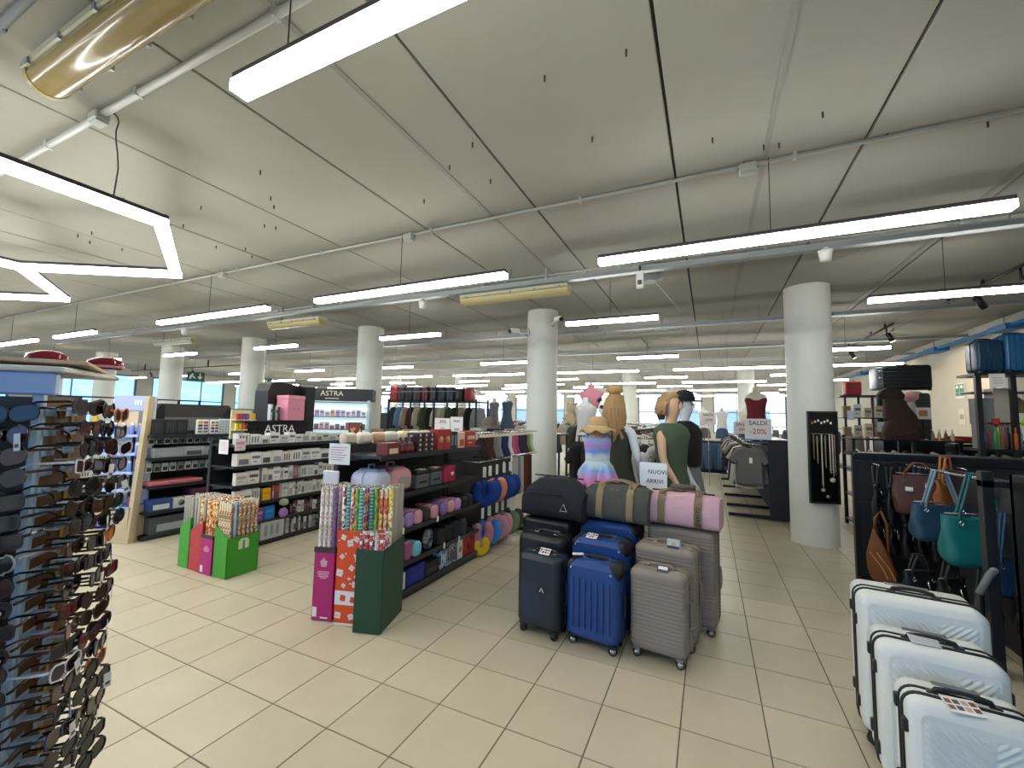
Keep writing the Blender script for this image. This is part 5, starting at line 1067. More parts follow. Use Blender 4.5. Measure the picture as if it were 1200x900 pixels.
# bag rack
t = thing('bag_rack', 'black wall of hanging rails for handbags behind the white suitcases', 'display rack', (1.34, 5.45, 0))
ob('back_panel', B().box(0, .0, .05, 1.9, .03, 1.26), t, mats=shb); ob('end_post', B().box(-.02, -.02, 0, .03, .04, 1.3), t, mats=BLK); ob('top_shelf', B().box(-.02, -.1, 1.26, 1.95, .25, 1.285), t, mats=BLK); ob('base', B().box(0, -.4, 0, 1.9, 0, .06), t, mats=BLK)
for z, y in ((1.2, -.08), (.8, -.1)): ob('rail', B().tube([(.0, y, z), (1.9, y, z)], .01, 6), t, mats=BLKM)
for x in (.1, .7, 1.3):
    for z in (1.2, .8): ob('arm', B().tube([(x, 0, z), (x, -.35, z-.01)], .008, 6), t, mats=CHR)
t2 = thing('bag_rail', 'black post and side rail carrying the teal handbags', 'display rack', (1.63, 3.85, 0))
ob('post', B().bev(0, 0, .64, .06, .06, 1.28, .004), t2, mats=BLK); ob('rail', B().tube([(.12, .0, 1.2), (.02, 1.5, 1.2)], .01, 6), t2, mats=CHR); ob('base', B().box(-.03, 0, 0, .03, 1.5, .05), t2, mats=BLK); ob('side_panel', B().box(.22, .02, .05, .25, 1.5, 1.2), t2, mats=shb); ob('rail_end', B().box(-.03, -.03, 1.18, .27, .03, 1.22), t2, mats=BLK)
def handbag(loc, rz, w, h, d, col, label, strapc=None, drop=.25, group=None, tagw=False, hang=0, rough=.45, clasp=True, slump=.08):
    t = thing('handbag', label, 'handbag', loc, rz, group); mt = M(col, rough, 0, .3, 12, .08)
    R = []
    for u in (0, .02, .06, .13, .24, .38, .52, .66, .8, .92, 1):
        z = -h+h*u; f = min(1, .8+.2*math.sqrt(min(1, u/.16)))-slump*max(0, u-.3)*1.4; dd = min(1, .55+.45*math.sqrt(min(1, u/.12)))*(1-.7*u)
        R.append([(x*f+.006*sin(u*9+y*30), y*dd+.006*sin(x*35+u*11), z+(.016*sin(x*16+1)-.02*(1-(2*x/w)**2))*u+.012*(2*x/w)**2*(1-u)) for x, y in rr(w, d, d*.42, 5)])
    b = ob('body', B().rings(R), t, mats=mt)
    ob('zipper', B().tube([(-w*.42, 0, .002), (0, 0, .006), (w*.42, 0, .002)], .006, 6), t, mats=M('#8a8d90', .3, .8))
    sm_ = M(strapc or col, .55)
    for sy in (-1, 1): ob('strap', B().tube([(-w*.28, sy*d*.2, -.04), (-w*.24, sy*d*.12, .02), (-w*.08, sy*.02, drop), (w*.08, sy*.02, drop), (w*.24, sy*d*.12, .02), (w*.28, sy*d*.2, -.04)], .009, 6), t, mats=sm_)
    if clasp: ob('charm', B().tube([(w*.1, -d*.35, -.06), (w*.11, -d*.5, -.13)], .008, 6), t, mats=CHR)
    if tagw: ob('price_tag', B().bev(-w*.2, -d*.5-.01, -h*.35, .05, .003, .035, .001), t, mats=WHT)
    for sx in (-1, 1): ob('ring', B().tube([(sx*w*.28, -d*.3, -.04), (sx*w*.28+.012, -d*.31, -.055), (sx*w*.28, -d*.32, -.07), (sx*w*.28-.012, -d*.31, -.055)], .003, 5, closed=True), t, mats=CHR)
    return t
for i in range(4): handbag((1.44+i*.1, 5.2, 1.0), rad(70), .3, .34, .08, ['#17181b', '#1c1d22', '#121316', '#1d2029'][i], 'black hanging handbag, %s from the left on the upper rack rail' % ORD[i], None, .17, 'black handbags on the upper rail')
for i in range(5): handbag((1.43+i*.1, 5.14, .66), rad(65), .26, .3, .07, ['#15161a', '#1a1b1f', '#202026', '#131417', '#1b1f2a'][i], 'small black handbag with white tag, %s from the left on the lower rail' % ORD[i], None, .13, 'black handbags on the lower rail', True)
handbag((1.66, 4.92, 1.14), rad(-12), .36, .36, .1, '#4f2c20', 'brown leather tote hanging near the top of the bag rack', '#5f3526', .1, None, True, slump=.02)
handbag((1.83, 4.9, 1.12), rad(35), .22, .27, .1, '#a0602e', 'tan-orange handbag with upright strap beside the brown tote', '#b06a32', .18)
bp = thing('sling_bag', 'tan leather sling bag hanging low at the left of the rack', 'bag', (1.37, 4.98, .62), rad(-15)); tn = M('#7d4822', .5, 0, .2, 12, .06)
ob('body', B().rings([[(x*f+c, y, z) for x, y in rr(.2, .07, .03, 4)] for f, c, z in ((.5, .04, -.46), (.85, .03, -.44), (1, .02, -.36), (.85, .0, -.24), (.5, -.01, -.12), (.2, -.02, -.04), (.12, -.02, 0))]), bp, mats=tn)
for q in (.0, .05): ob('zip_line', B().tube([(-.06+q, -.038, -.2), (.02+q, -.04, -.32), (.06+q, -.038, -.42)], .004, 5), bp, mats=M('#d9a25e', .4))
ob('strap', B().tube([(-.02, 0, -.02), (-.01, 0, .1), (.03, 0, .17), (.07, .0, .05), (.07, 0, -.3)], .012, 6), bp, mats=tn)
handbag((1.68, 4.6, .95), rad(8), .42, .31, .15, '#22425e', 'muted blue shoulder bag partly behind the teal one', '#6f8f9f', .26)
handbag((1.75, 4.25, .93), rad(8), .46, .37, .18, '#0e6a6b', 'large teal shoulder bag hanging from the side rail', '#17585c', .3)
handbag((1.84, 4.12, .68), rad(10), .22, .26, .1, '#1b3f63', 'dark blue bag under the teal shoulder bag', None, .3)
for i in range(4): handbag((1.44+i*.14, 4.35-.1*i, .46), rad(20+i*12), .24, .24, .12, ['#131417', '#1a1b1e', '#16171b', '#0f1012'][i], 'black bag with chrome rings low on the rack, %s from the left' % ORD[i], None, .12, 'black bags behind the large white suitcase')
t = thing('umbrella_handle', 'grey curved handle leaning beside the white suitcases', 'umbrella', (1.55, 3.85, 0)); ob('shaft', B().tube([(0, 0, 0), (-.0, -.03, .5)], .02, 8), t, mats=BLK); ob('handle', B().tube([(0, -.03, .5), (.05, -.04, .62), (.07, -.05, .66), (.06, -.08, .67)], .02, 8), t, mats=M('#7d8285', .5))
# front-right shelving and dark garments
t = thing('shelving_unit', 'black drawer shelving at the right edge beside the bag post', 'shelving', (1.72, 3.3, 0)); 
ob('side_panel', B().box(0, 0, 0, .03, .5, 1.27), t, mats=BLK); ob('side_panel', B().box(1.2, 0, 0, 1.23, .5, 1.27), t, mats=BLK); ob('back_panel', B().box(0, .47, 0, 1.23, .5, 1.27), t, mats=shb)
for z in (.05, 1.02, 1.12, 1.22): ob('shelf', B().box(.03, .01, z, 1.2, .47, z+.025), t, mats=BLKM)
ob('hanging_rail', B().tube([(.03, .15, .97), (1.2, .15, .97)], .01, 6), t, mats=CHR)
for i in range(8):
    garment('top', ['#1b1c22', '#20242e', '#3a3b3f', '#17181c', '#1d2740'][i % 5], (1.86+i*.12, 3.34, .97), rad(75), 'dark wrapped top hanging at the right edge, %s from the left' % ORD[i], 'dark wrapped tops at the right edge', .035, tagit=True, s=.8)
pack(1.9, 3.25, 1.045, .12, .3, .05, '#2a2b2f', 'folded dark goods on the upper shelf at the right edge')
# mid shelves with shoes
t = thing('shelving_unit', 'long low dark shelving with small goods before the right wall', 'shelving', (1.95, 8.0, 0)); 
for z in (.1, .5, .9, 1.12, 1.36): ob('shelf', B().box(0, 0, z-.02, 2.2, .55, z), t, mats=BLKM)
for x in (0, .7, 1.4, 2.17): ob('upright', B().box(x, .5, 0, x+.04, .55, 1.4), t, mats=BLK); ob('upright', B().box(x, 0, 0, x+.04, .04, 1.36), t, mats=BLK)
random.seed(31)
def shoe(x, y, z, rz, col, label, group):
    k = ('shoe', col)
    if k not in GM: GM[k] = B().rings([[(w*cos(a), yy, h*max(0, sin(a))+.004*(sin(a) > 0)) for a in [2*pi*q/12 for q in range(12)]] for w, yy, h in ((.01, -.13, .02), (.035, -.11, .04), (.04, -.05, .05), (.032, .02, .06), (.03, .08, .075), (.028, .12, .07), (.01, .13, .03))]).mesh(M(col, .5))
    o = ob('shoe', GM[k], None, (x, y, z), rz); tag(o, label, 'shoe', group)
shc = [('#c9c5bc', 'off-white'), ('#2a2624', 'dark brown'), ('#8f8a84', 'grey'), ('#a8824e', 'tan'), ('#e0dedb', 'white'), ('#141416', 'black')]
for r_, z in enumerate((1.12, .9)):
    for i in range(14): c = shc[random.randrange(6)]; shoe(2.05+i*.15, 8.12, z, rad(random.uniform(-15, 15)), c[0], '%s shoe, %s from the left on the %s long shelf' % (c[1], ORD[i], ('upper', 'lower')[r_]), 'shoes on the long dark shelving')
for i in range(5): garment('jacket', ['#b01c22', '#8f9395', '#1a1a1c', '#24242a', '#9a9d9f'][i], (2.0+i*.09, 7.6, 1.02), rad(60), '%s garment hanging below the dark shelving, %s right of the column' % (['red', 'silver grey', 'black', 'charcoal', 'pale grey'][i], ORD[i]), None, .025, s=.75)
rail('clothes_rail', 'short black rail right of the mirror column', 1.95, 7.6, 1.6, 1.02, 'x')
for i in range(10): garment('jacket', random.choice(['#141416', '#1c1c20', '#232329']), (2.55+i*.1, 7.6, 1.02), rad(60+random.uniform(-10, 10)), 'dark garment on the short rail behind the bag rack, %s from the left' % ORD[i], 'dark garments behind the bag rack', .025, s=.75)
# upper frame at far left with boxes and red box
t = thing('open_shelf', 'slim dark open frame of small goods right of the mirror column', 'shelving', (2.05, 8.75, 1.37))
for x in (0, .18, .36, .52): ob('post', B().box(x, 0, 0, x+.03, .03, .66), t, mats=BLK if x != .36 else M('#5a1f22', .5))
ob('top', B().box(-.05, -.02, .66, .55, .35, .685), t, mats=BLK); ob('shelf', B().box(-.02, 0, .3, .55, .3, .315), t, mats=BLK)
for i in range(8): pack(2.08+(i % 4)*.14, 8.72, 1.37+(.316 if i > 3 else 0), .1, .1, .16+.03*(i % 3), random.choice(['#c9b99a', '#e4e0d4', '#8f6f4a', '#d9cda8']), 'small boxed item in the open frame, %s from the left on the %s level' % (ORD[i % 4], 'upper' if i > 3 else 'lower'), 'small goods in the open frame', -pi/2)
for i in range(2): tg = thing('price_sheet', 'small white price sheet hanging on the open frame, %s one' % ('left', 'right')[i], 'notice', (2.12+i*.38, 8.7, 1.72-.18*i)); ob('sheet', B().bev(0, 0, 0, .09, .004, .16, .001), tg, mats=M('#dfe6ea', .5))
t = thing('red_case', 'red vanity case on top of the open frame', 'suitcase', (2.2, 8.9, 2.056)); ob('body', soft_box(.22, .2, .24, .03, .02, 4), t, mats=M('#a01c22', .4)); ob('handle', handle_arc(.1, .02, .006), t, (0, 0, .24), mats=BLK); ob('seam', B().tube([(x, 0, z+.12) for x, z in rr(.223, .243, .03, 4)], .003, 5, closed=True), t, mats=BLK)
# stacked big suitcases in front of wall
t = thing('display_plinth', 'dark plinth holding the stacked suitcases by the right wall', 'plinth', (2.6, 8.95, 0)); ob('body', B().box(0, 0, 0, .75, .45, 1.3), t, mats=BLKM); ob('top', B().box(-.02, -.02, 1.3, .77, .47, 1.33), t, mats=BLK)
def flat_case(loc, w, h, d, col, label, rz=0, ribs=6, vertical=False):
    t = thing('suitcase', label, 'suitcase', loc, rz); ob('shell', soft_box(w, d, h, .05, .03, 4), t, mats=M(col, .35))
    for i in range(ribs):
        if vertical: x = -w*.38+i*w*.76/(ribs-1); ob('rib', B().tube([(x, -d/2-.002, h*.08), (x, -d/2-.002, h*.92)], .006, 6), t, mats=M(col, .35))
        else: z = h*.12+i*h*.76/(ribs-1); ob('rib', B().tube([(-w*.44, -d/2-.002, z), (w*.44, -d/2-.002, z)], .006, 6), t, mats=M(col, .35))
    ob('seam', B().tube([(x, 0, z+h/2) for x, z in rr(w+.003, h+.003, .05, 4)], .006, 5, closed=True), t, mats=BLK)
    for sx in (-1, 1): ob('wheel', B().tube([(sx*(w/2-.04), -d/2-.0, .0), (sx*(w/2-.04), -d/2+.05, .0)], .022, 10), t, mats=BLK)
    ob('handle', handle_arc(.16, .025, .008), t, (0, 0, h), mats=BLK); return t
flat_case((2.93, 9.1, 2.16), .66, .4, .3, '#1b1c1c', 'big black ribbed suitcase lying on top of the stack by the wall')
for s_ in (0, .05): pass
fc = flat_case((3.08, 9.1, 1.36), .3, .74, .28, '#3a3d3c', 'upright dark grey ribbed suitcase under the lying black one', ribs=12)
flat_case((2.72, 9.18, 1.36), .3, .72, .26, '#222426', 'black upright suitcase behind the brown bags')
t = thing('silver_case', 'grey metal-edged trunk end beside the lying black suitcase', 'suitcase', (2.6, 9.12, 2.16)); ob('shell', soft_box(.12, .34, .38, .03, .02, 3), t, mats=M('#7b8084', .35, .5))
for z in (.08, .19, .3): ob('latch', B().bev(0, -.175, z, .05, .012, .03, .003), t, mats=CHR)
# brown bags on shelf
brn = M('#3b2219', .7, 0, .3, 14, .1)
t = thing('shoulder_bag', 'dark brown slouchy bag with flap lying on the shelf', 'bag', (2.62, 8.25, 1.362)); ob('body', B().rings([[(x*f, y, z) for x, y in rr(.46, .22, .08, 4)] for f, z in ((.85, 0), (1, .05), (.97, .16), (.8, .26), (.6, .3))]), t, mats=brn); ob('strap', B().tube([(-.2, -.02, .2), (-.22, -.1, .1), (-.1, -.13, .05), (.1, -.13, .12), (.2, -.05, .2)], .012, 6), t, mats=M('#4a2c20', .6))
t = thing('shoulder_bag', 'tall dark brown draped bag standing on the lower brown bag', 'bag', (2.58, 8.25, 1.66)); ob('body', B().rings([[(x*f+c, y, z) for x, y in rr(.4, .16, .06, 4)] for f, z, c in ((1, 0, .03), (.95, .06, .02), (.72, .2, -.02), (.5, .34, -.06), (.35, .42, -.08), (.15, .45, -.08))]), t, mats=brn); ob('flap', B().rings([[(x*f-.08, y, z) for x, y in rr(.3, .17, .05, 4)] for f, z in ((1, .3), (1.1, .36), (.8, .44), (.3, .47))]), t, mats=M('#2a1812', .7))
t = thing('plush_toy', 'small cream and pink plush behind the brown bags', 'toy', (2.84, 8.55, 1.68)); ob('body', B().lathe([(.02, 0), (.07, .04), (.06, .2), (.04, .26)], 12), t, mats=M('#cfc8b4', .9)); ob('head', B().lathe([(.02, .24), (.09, .3), (.1, .36), (.05, .42), (.01, .43)], 12), t, mats=M('#d9a8a6', .9)); ob('plinth', B().box(-.06, -.06, -.32, .06, .06, 0), t, mats=BLK)
t = thing('picture_card', 'white card with orange picture beside the plush toy', 'card', (2.95, 8.5, 1.66)); ob('card', B().bev(0, 0, .1, .2, .01, .18, .002), t, mats=WHT); ob('picture', B().bev(.01, -.006, .1, .1, .003, .09, .001), t, mats=M('#c98a5a', .6)); ob('stand', B().box(-.01, .0, -.3, .01, .02, .02), t, mats=BLK)
for i in range(5):
    o = ob('folded_cloth', soft_box(.34, .3, .035, .012, .01, 3), None, (3.2+.14*i, 8.3+.02*(i % 2), 1.362+.03*(i % 2)), rad(20+i*15), mats=M(['#b8604a', '#a51f3a', '#c9a27a', '#c48a7a', '#6a4a44'][i], .9)); tag(o, '%s folded cloth on the shelf under the notice, %s from the left' % (['salmon', 'crimson', 'beige', 'rose', 'brown'][i], ORD[i]), 'cloth')
for i in range(4): t = thing('bottle', 'small bottle beside the folded cloths, %s from the left' % ORD[i], 'bottle', (2.92+i*.07, 8.12, 1.362), 0, 'small bottles on the right shelf'); ob('body', B().lathe([(.022, 0), (.022, .09), (.008, .12), (.008, .14)], 8), t, mats=M(['#9a7f5a', '#b9a58a', '#6a4a2a', '#cfcac0'][i], .3)); ob('cap', B().lathe([(.01, .14), (.01, .16)], 8), t, mats=WHT)
# framed shelf with blue cases above
t = thing('framed_shelf', 'black framed shelf at the right edge carrying blue suitcases', 'shelving', (2.93, 7.0, 0))
for x in (0, .3, 1.0): ob('post', B().box(x, -.02, 0, x+.05, .03, 2.19), t, mats=BLK); ob('rear_post', B().box(x, .32, 0, x+.03, .35, 2.19), t, mats=BLK) if x else None
ob('top', B().box(-.02, -.05, 2.19, 1.3, .36, 2.22), t, mats=BLK); ob('shelf', B().box(0, 0, 1.28, 1.2, .35, 1.31), t, mats=BLK); ob('lower_shelf', B().box(0, 0, .7, 1.2, .35, .73), t, mats=BLK); ob('inner_shelf', B().box(0, .1, 1.98, .95, .34, 2.0), t, mats=M('#3a2f38', .5))
nt_ = thing('price_sheet', 'white price sheet taped to the top of the framed shelf', 'notice', (3.1, 6.94, 2.12)); ob('sheet', B().bev(0, 0, 0, .14, .004, .17, .001), nt_, mats=M('#e8e2da', .6))
for i in range(3): ob('print', B().box(-.04, -.004, .03-.03*i, .04, -.002, .036-.03*i), nt_, mats=M('#9a948c', .6))
flat_case((3.11, 7.2, 2.24), .24, .4, .3, '#123a5a', 'dark blue ribbed case standing on the framed shelf, left one', vertical=True, ribs=5)
flat_case((3.37, 7.2, 2.24), .26, .46, .3, '#1f6596', 'bright blue ribbed case standing on the framed shelf, right one', vertical=True, ribs=5)
for i, (x, w, h, c, n) in enumerate([(3.05, .15, .3, '#7d7f80', 'grey'), (3.22, .2, .42, '#b3aa9a', 'pale card')]): t = thing('storage_box', '%s storage box inside the framed shelf, %s from the left' % (n, ORD[i]), 'box', (x, 7.18, 1.61)); ob('body', B().bev(0, 0, h/2, w, .2, h, .004), t, mats=M(c, .7)); ob('lid', B().bev(0, 0, h, w+.01, .21, .02, .003), t, mats=M(c, .7)); ob('riser', B().box(-.07, -.08, -.3, .07, .08, 0), t, mats=M(c, .7))
t = thing('folded_umbrella', 'brown paper fan shape inside the framed shelf', 'parasol', (3.36, 7.2, 1.55)); ob('canopy', B().lathe([(.13, .2), (.11, .3), (.04, .38), (.0, .4)], 8), t, mats=M('#8f744a', .7)); ob('pole', B().tube([(0, 0, -.24), (0, 0, .3)], .008, 6), t, mats=BLK)
pc_ = ['#2f4a6a', '#c93a2a', '#3a8f5a', '#d9c23a', '#7a3a2a', '#1f2f4a', '#c9602a', '#8fa8b8', '#b8d84a', '#a02a2a', '#4a6a8a', '#c9b9a9']
for i in range(16):
    o = ob('folding_umbrella', B().tube([(0, 0, 0), (0, 0, .18), (0, 0, .2), (0, 0, .26)], [.016, .018, .008, .008], 8), None, (2.99+i*.042+(.02 if i > 6 else 0), 6.98+.05*(i % 2), 1.312), mats=M(pc_[i % 12], .6)); tag(o, '%s furled umbrella in the framed shelf, %s from the left' % (['navy', 'red', 'green', 'yellow', 'brown', 'midnight', 'orange', 'pale blue', 'lime', 'crimson', 'steel blue', 'beige'][i % 12], ORD[i]), 'umbrella', 'furled umbrellas in the framed shelf')
for i in range(5):
    o = ob('hanging_ornament', B().lathe([(.0, .0), (.03, .02), (.035, .06), (.01, .1)], 8), None, (3.3+i*.07, 6.93, 1.58), mats=M(['#8fd83a', '#c8e04a', '#3aa85a', '#d93a2a', '#c8d84a'][i], .5)); tag(o, '%s bright ornament hanging at the right edge shelf, %s from left' % (['lime', 'yellow', 'green', 'red', 'pale lime'][i], ORD[i]), 'ornament', 'bright ornaments at the right edge'); ob('cord', B().tube([(0, 0, .1), (0, 0, .4)], .002, 4), o, mats=BLK)
t = thing('hook_bar', 'red and black hook bar inside the framed shelf', 'hanger', (3.02, 7.0, 1.62)); ob('bar', B().tube([(0, 0, 0), (.28, 0, 0)], .008, 6), t, mats=BLK); ob('red_block', B().bev(.07, 0, .02, .06, .04, .07, .004), t, mats=M('#b02a2a', .5))
for i in range(6): ob('hook', B().tube([(.02+i*.045, 0, 0), (.02+i*.045, -.03, -.03), (.02+i*.045, -.04, -.01)], .004, 5), t, mats=M('#8a2a22', .5))
t = thing('display_table', 'dark draped table between the stack and the framed shelf', 'table', (3.45, 8.9, 0)); ob('top', B().box(0, 0, 1.25, .8, .6, 1.3), t, mats=BLK); ob('cloth', B().box(.02, .02, .02, .78, .58, 1.25), t, mats=M('#1d1d20', .9)); 
# ================================================================ SUNGLASSES TOWER (near left)
CX, CY = -1.88, .57
t = thing('sunglasses_tower', 'tall wooden sunglasses tower with pale blue corner at the left edge', 'display', (CX, CY, 0), rad(45))
# local frame: right face along +y (at x=0 plane facing +x), left face along -x (at y=0 plane facing -y)
wood = M('#6f4f2c', .55, 0, .15, 8, .12); bl = M('#b5cfe8', .3); FD, FW = .24, .5
ob('right_panel', B().box(-.02, .02, .02, 0, FD, 1.6), t, mats=wood); ob('left_panel', B().box(-FW, .0, .02, -.02, .02, 1.6), t, mats=M('#3a352f', .5)); ob('corner_profile', B().bev(-.008, .008, .82, .026, .026, 1.6, .005), t, mats=bl)
ob('rear_panel', B().box(-FW, FD-.02, .02, -.02, FD, 1.6), t, mats=wood); ob('side_panel', B().box(-FW-.02, 0, .02, -FW, FD, 1.6), t, mats=wood); ob('plinth', B().box(-FW-.02, .0, 0, 0, FD, .06), t, mats=WHT)
ob('yellow_strip', B().box(.001, FD*.62, .25, .004, FD*.68, 1.55), t, mats=M('#c9961e', .5))
ob('fascia', B().bev(-FW/2, -.03, 1.64, FW+.1, .03, .07, .006), t, mats=M('#8fa9d8', .3)); ob('top_board', B().bev(-FW/2, .1, 1.685, FW+.14, .3, .018, .004), t, mats=M('#cfcdc8', .5))
cb = thing('cardboard_sheet', 'beige cardboard sheet resting on top of the sunglasses tower', 'cardboard', (CX, CY, 1.7), rad(45)); o = ob('sheet', B().bev(-.02, .16, .012, .24, .34, .012, .002), cb, mats=M('#b9a58c', .8)); o.rotation_euler = (rad(-5), 0, rad(10)); ob('fold', B().bev(-.14, .1, .012, .05, .3, .01, .002), cb, mats=M('#a99578', .8))
for i in range(2):
    h = thing('glasses_case', 'shiny dark red case on top of the sunglasses tower, %s one' % ('left', 'right')[i], 'case', (CX-.16-.02*i, CY+.05+.16*i, 1.715), rad(45)); ob('shell', B().rings([[(w*cos(a), w*.6*sin(a), z) for a in [2*pi*k/18 for k in range(18)]] for w, z in ((.05, 0), (.058, .012), (.052, .032), (.03, .044), (.01, .047))]), h, mats=M('#7a1f2c', .12)); ob('rim', B().rings([[(w*cos(a), w*.6*sin(a), z) for a in [2*pi*k/18 for k in range(18)]] for w, z in ((.06, .006), (.061, .01), (.06, .015))]), h, mats=M('#c98a94', .2)); 
# glasses
def rimpts(sx, kind):
    w, h, r = ((.052, .044, .018), (.056, .04, .01), (.05, .05, .0245), (.06, .046, .02))[kind]
    return [(sx*.033+x*1.0, z-(.006 if x*sx < 0 else 0)) for x, z in rr(w, h, r, 3)]
frameM = {}; 
def glass_meshes(fc, lc, kind):
    k = (fc, lc, kind)
    if k in frameM: return frameM[k]
    b = B(); 
    for sx in (-1, 1):
        p = rimpts(sx, kind); b.tube([(x, -.003*abs(x)*20, z) for x, z in p], .0028, 5, closed=True)
        b.tube([(sx*.062, 0, .012), (sx*.068, .012, .013), (sx*.069, .09, .01), (sx*.066, .125, -.006), (sx*.063, .14, -.022)], [.004, .0045, .0032, .003, .0026], 5)
    b.tube([(-.009, 0, .008), (0, -.003, .012), (.009, 0, .008)], .003, 5)
    for sx in (-1, 1): b.tube([(sx*.01, 0, -.004), (sx*.011, .008, -.01)], .003, 4)
    l = {sx: B().prism([(x*.99, z*.99) for x, z in rimpts(sx, kind)], -.003, -.001).mesh(M(lc, .06)) for sx in (-1, 1)}
    frameM[k] = (b.mesh(M(fc, .25)), l[-1], l[1]); return frameM[k]
FCOL = [('#151517', 'black'), ('#1c1d22', 'black'), ('#3a2620', 'tortoise brown'), ('#22262e', 'dark grey'), ('#d9dade', 'white'), ('#5a2f2c', 'reddish brown'), ('#2a3a52', 'navy'), ('#8f7a5a', 'amber'), ('#9a9ca0', 'silver'), ('#e07a1c', 'orange')]
LCOL = [('#0e0b0d', 'dark'), ('#1f1119', 'plum'), ('#2a1910', 'brown'), ('#11151c', 'grey'), ('#3f2626', 'rosy')]
tagm = B().bev(0, 0, -.025, .022, .0015, .05, .0006).mesh(M('#d9dcdf', .5)); barm = B().box(-.007, -.0014, -.04, .007, -.001, -.03).mesh(M('#55585c', .6))
holdm = B().box(-.012, .0, -.012, .012, .06, -.008).box(-.03, .05, -.03, .03, .052, .0).mesh(M('#a9c0da', .15))
def glasses(wx, wy, wz, rz, fc, lc, kind, label, group, tagged):
    g = thing('sunglasses', label, 'sunglasses', (wx, wy, wz), rz, group); fm_, l0, l1 = glass_meshes(fc[0], lc[0], kind)
    ob('frame', fm_, g); ob('lens', l0, g); ob('lens', l1, g)
    if tagged: tg_ = ob('price_tag', tagm, g, (.03+.01*random.random(), -.012, .0)); tg_.rotation_euler = (0, rad(random.uniform(-25, 25)), rad(random.uniform(-30, 30))); ob('barcode', barm, tg_)
T45 = Matrix.Translation((CX, CY, 0)) @ Matrix.Rotation(rad(45), 4, 'Z')
random.seed(9)
nrow = 20
for r in range(nrow):
    z = 1.57-r*.062
    for c, (yy, off) in enumerate(((.035, .105), (.135, .11), (.225, .1))):
        f = random.choice(FCOL[:4] if random.random() < .8 else FCOL); l = random.choice(LCOL)
        if r == 13 and c == 0: f = FCOL[4]
        if r == 7 and c == 2: l = ('#c9701c', 'orange')
        p = T45 @ Vector((off+random.uniform(-.008, .008), yy, z+random.uniform(-.006, .006)-.01*c))
        glasses(p.x, p.y, p.z, rad(45+90+random.uniform(-12, 12)), f, l, random.randrange(4), '%s sunglasses, row %s from the top, %s column of right face' % (f[1], ORD[r], ('near', 'middle', 'far')[c]), 'sunglasses on the right face of the tower', random.random() < .3)
        if c < 2:
            h_ = ob('holder', holdm, t, (.06, yy, z)); h_.rotation_euler = (0, 0, rad(90))
    for c, xx in enumerate((-.03, -.105, -.19)):
        f = random.choice(FCOL[:4] if random.random() < .85 else FCOL); l = random.choice(LCOL)
        p = T45 @ Vector((xx, -.08+.03*(c % 2)+random.uniform(-.008, .008), z-.02+random.uniform(-.006, .006)))
        glasses(p.x, p.y, p.z, rad(45+random.uniform(-12, 12)), f, l, random.randrange(4), '%s sunglasses, row %s from the top, %s column of left face' % (f[1], ORD[r], ('inner', 'middle', 'outer')[c]), 'sunglasses on the left face of the tower', random.random() < .25)
# ================================================================ BLUE COSMETICS STAND
t = thing('cosmetics_stand', 'pale wooden promotional stand with blue shelves near the sunglasses', 'display stand', (-6.2, 2.69, 0), rad(25))
wd = M('#c2b08e', .55, 0, .1, 6, .06); lb = M('#8fa4dc', .35)
ob('plinth', B().bev(-.25, .16, .2, .5, .32, .4, .004), t, mats=wd); ob('plinth_top', B().box(-.5, 0, .4, 0, .32, .415), t, mats=lb); ob('logo_plate', B().box(-.42, -.004, .17, -.2, 0, .28), t, mats=M('#6f7bb0', .5))
ob('slanted_side', B().prism([(-.01, .0), (.08, .0), (.2, 1.74), (.12, 1.74)], -.02, .03, 'x'), t, mats=wd); ob('slanted_side', B().prism([(.24, .4), (.3, .4), (.3, 1.74), (.24, 1.74)], -.5, -.475, 'x'), t, mats=M('#cfd3da', .4)); ob('back_board', B().box(-.48, .27, .4, -.02, .29, 1.74), t, mats=M('#cfd2d6', .4)); ob('header', B().box(-.42, .14, 1.56, -.02, .17, 1.74), t, mats=M('#a9b4dc', .3)); ob('header_picture', B().box(-.36, .13, 1.36, -.1, .14, 1.55), t, mats=M('#cbb89c', .5))
for i in range(3): ob('print', B().box(-.16+i*.035, .132, 1.63, -.14+i*.035, .14, 1.69), t, mats=WHT)
zz = [(.62, .02), (.82, .04), (1.04, .06), (1.26, .08)]
for z, y in zz: ob('shelf', B().box(-.49, y-.02, z-.02, -.02, .27, z), t, mats=lb); ob('shelf_lip', B().box(-.49, y-.024, z-.02, -.02, y-.02, z+.012), t, mats=M('#b3c0ea', .3))
fr_ = Matrix.Translation((-6.2, 2.69, 0)) @ Matrix.Rotation(rad(25), 4, 'Z')
bt = {}
def bottle(p, h, r, col, cap, label, group, rz):
    k = (h, r, col, cap)
    if k not in bt: bt[k] = (B().lathe([(r*.9, 0), (r, .005), (r, h*.78), (r*.8, h*.8)], 10).mesh(M(col, .3)), B().lathe([(r*.7, h*.8), (r*.7, h), (r*.3, h)], 8).mesh(M(cap, .3)))
    o = ob('cosmetic_bottle', bt[k][0], None, p, rz); tag(o, label, 'bottle', group); ob('cap', bt[k][1], o)
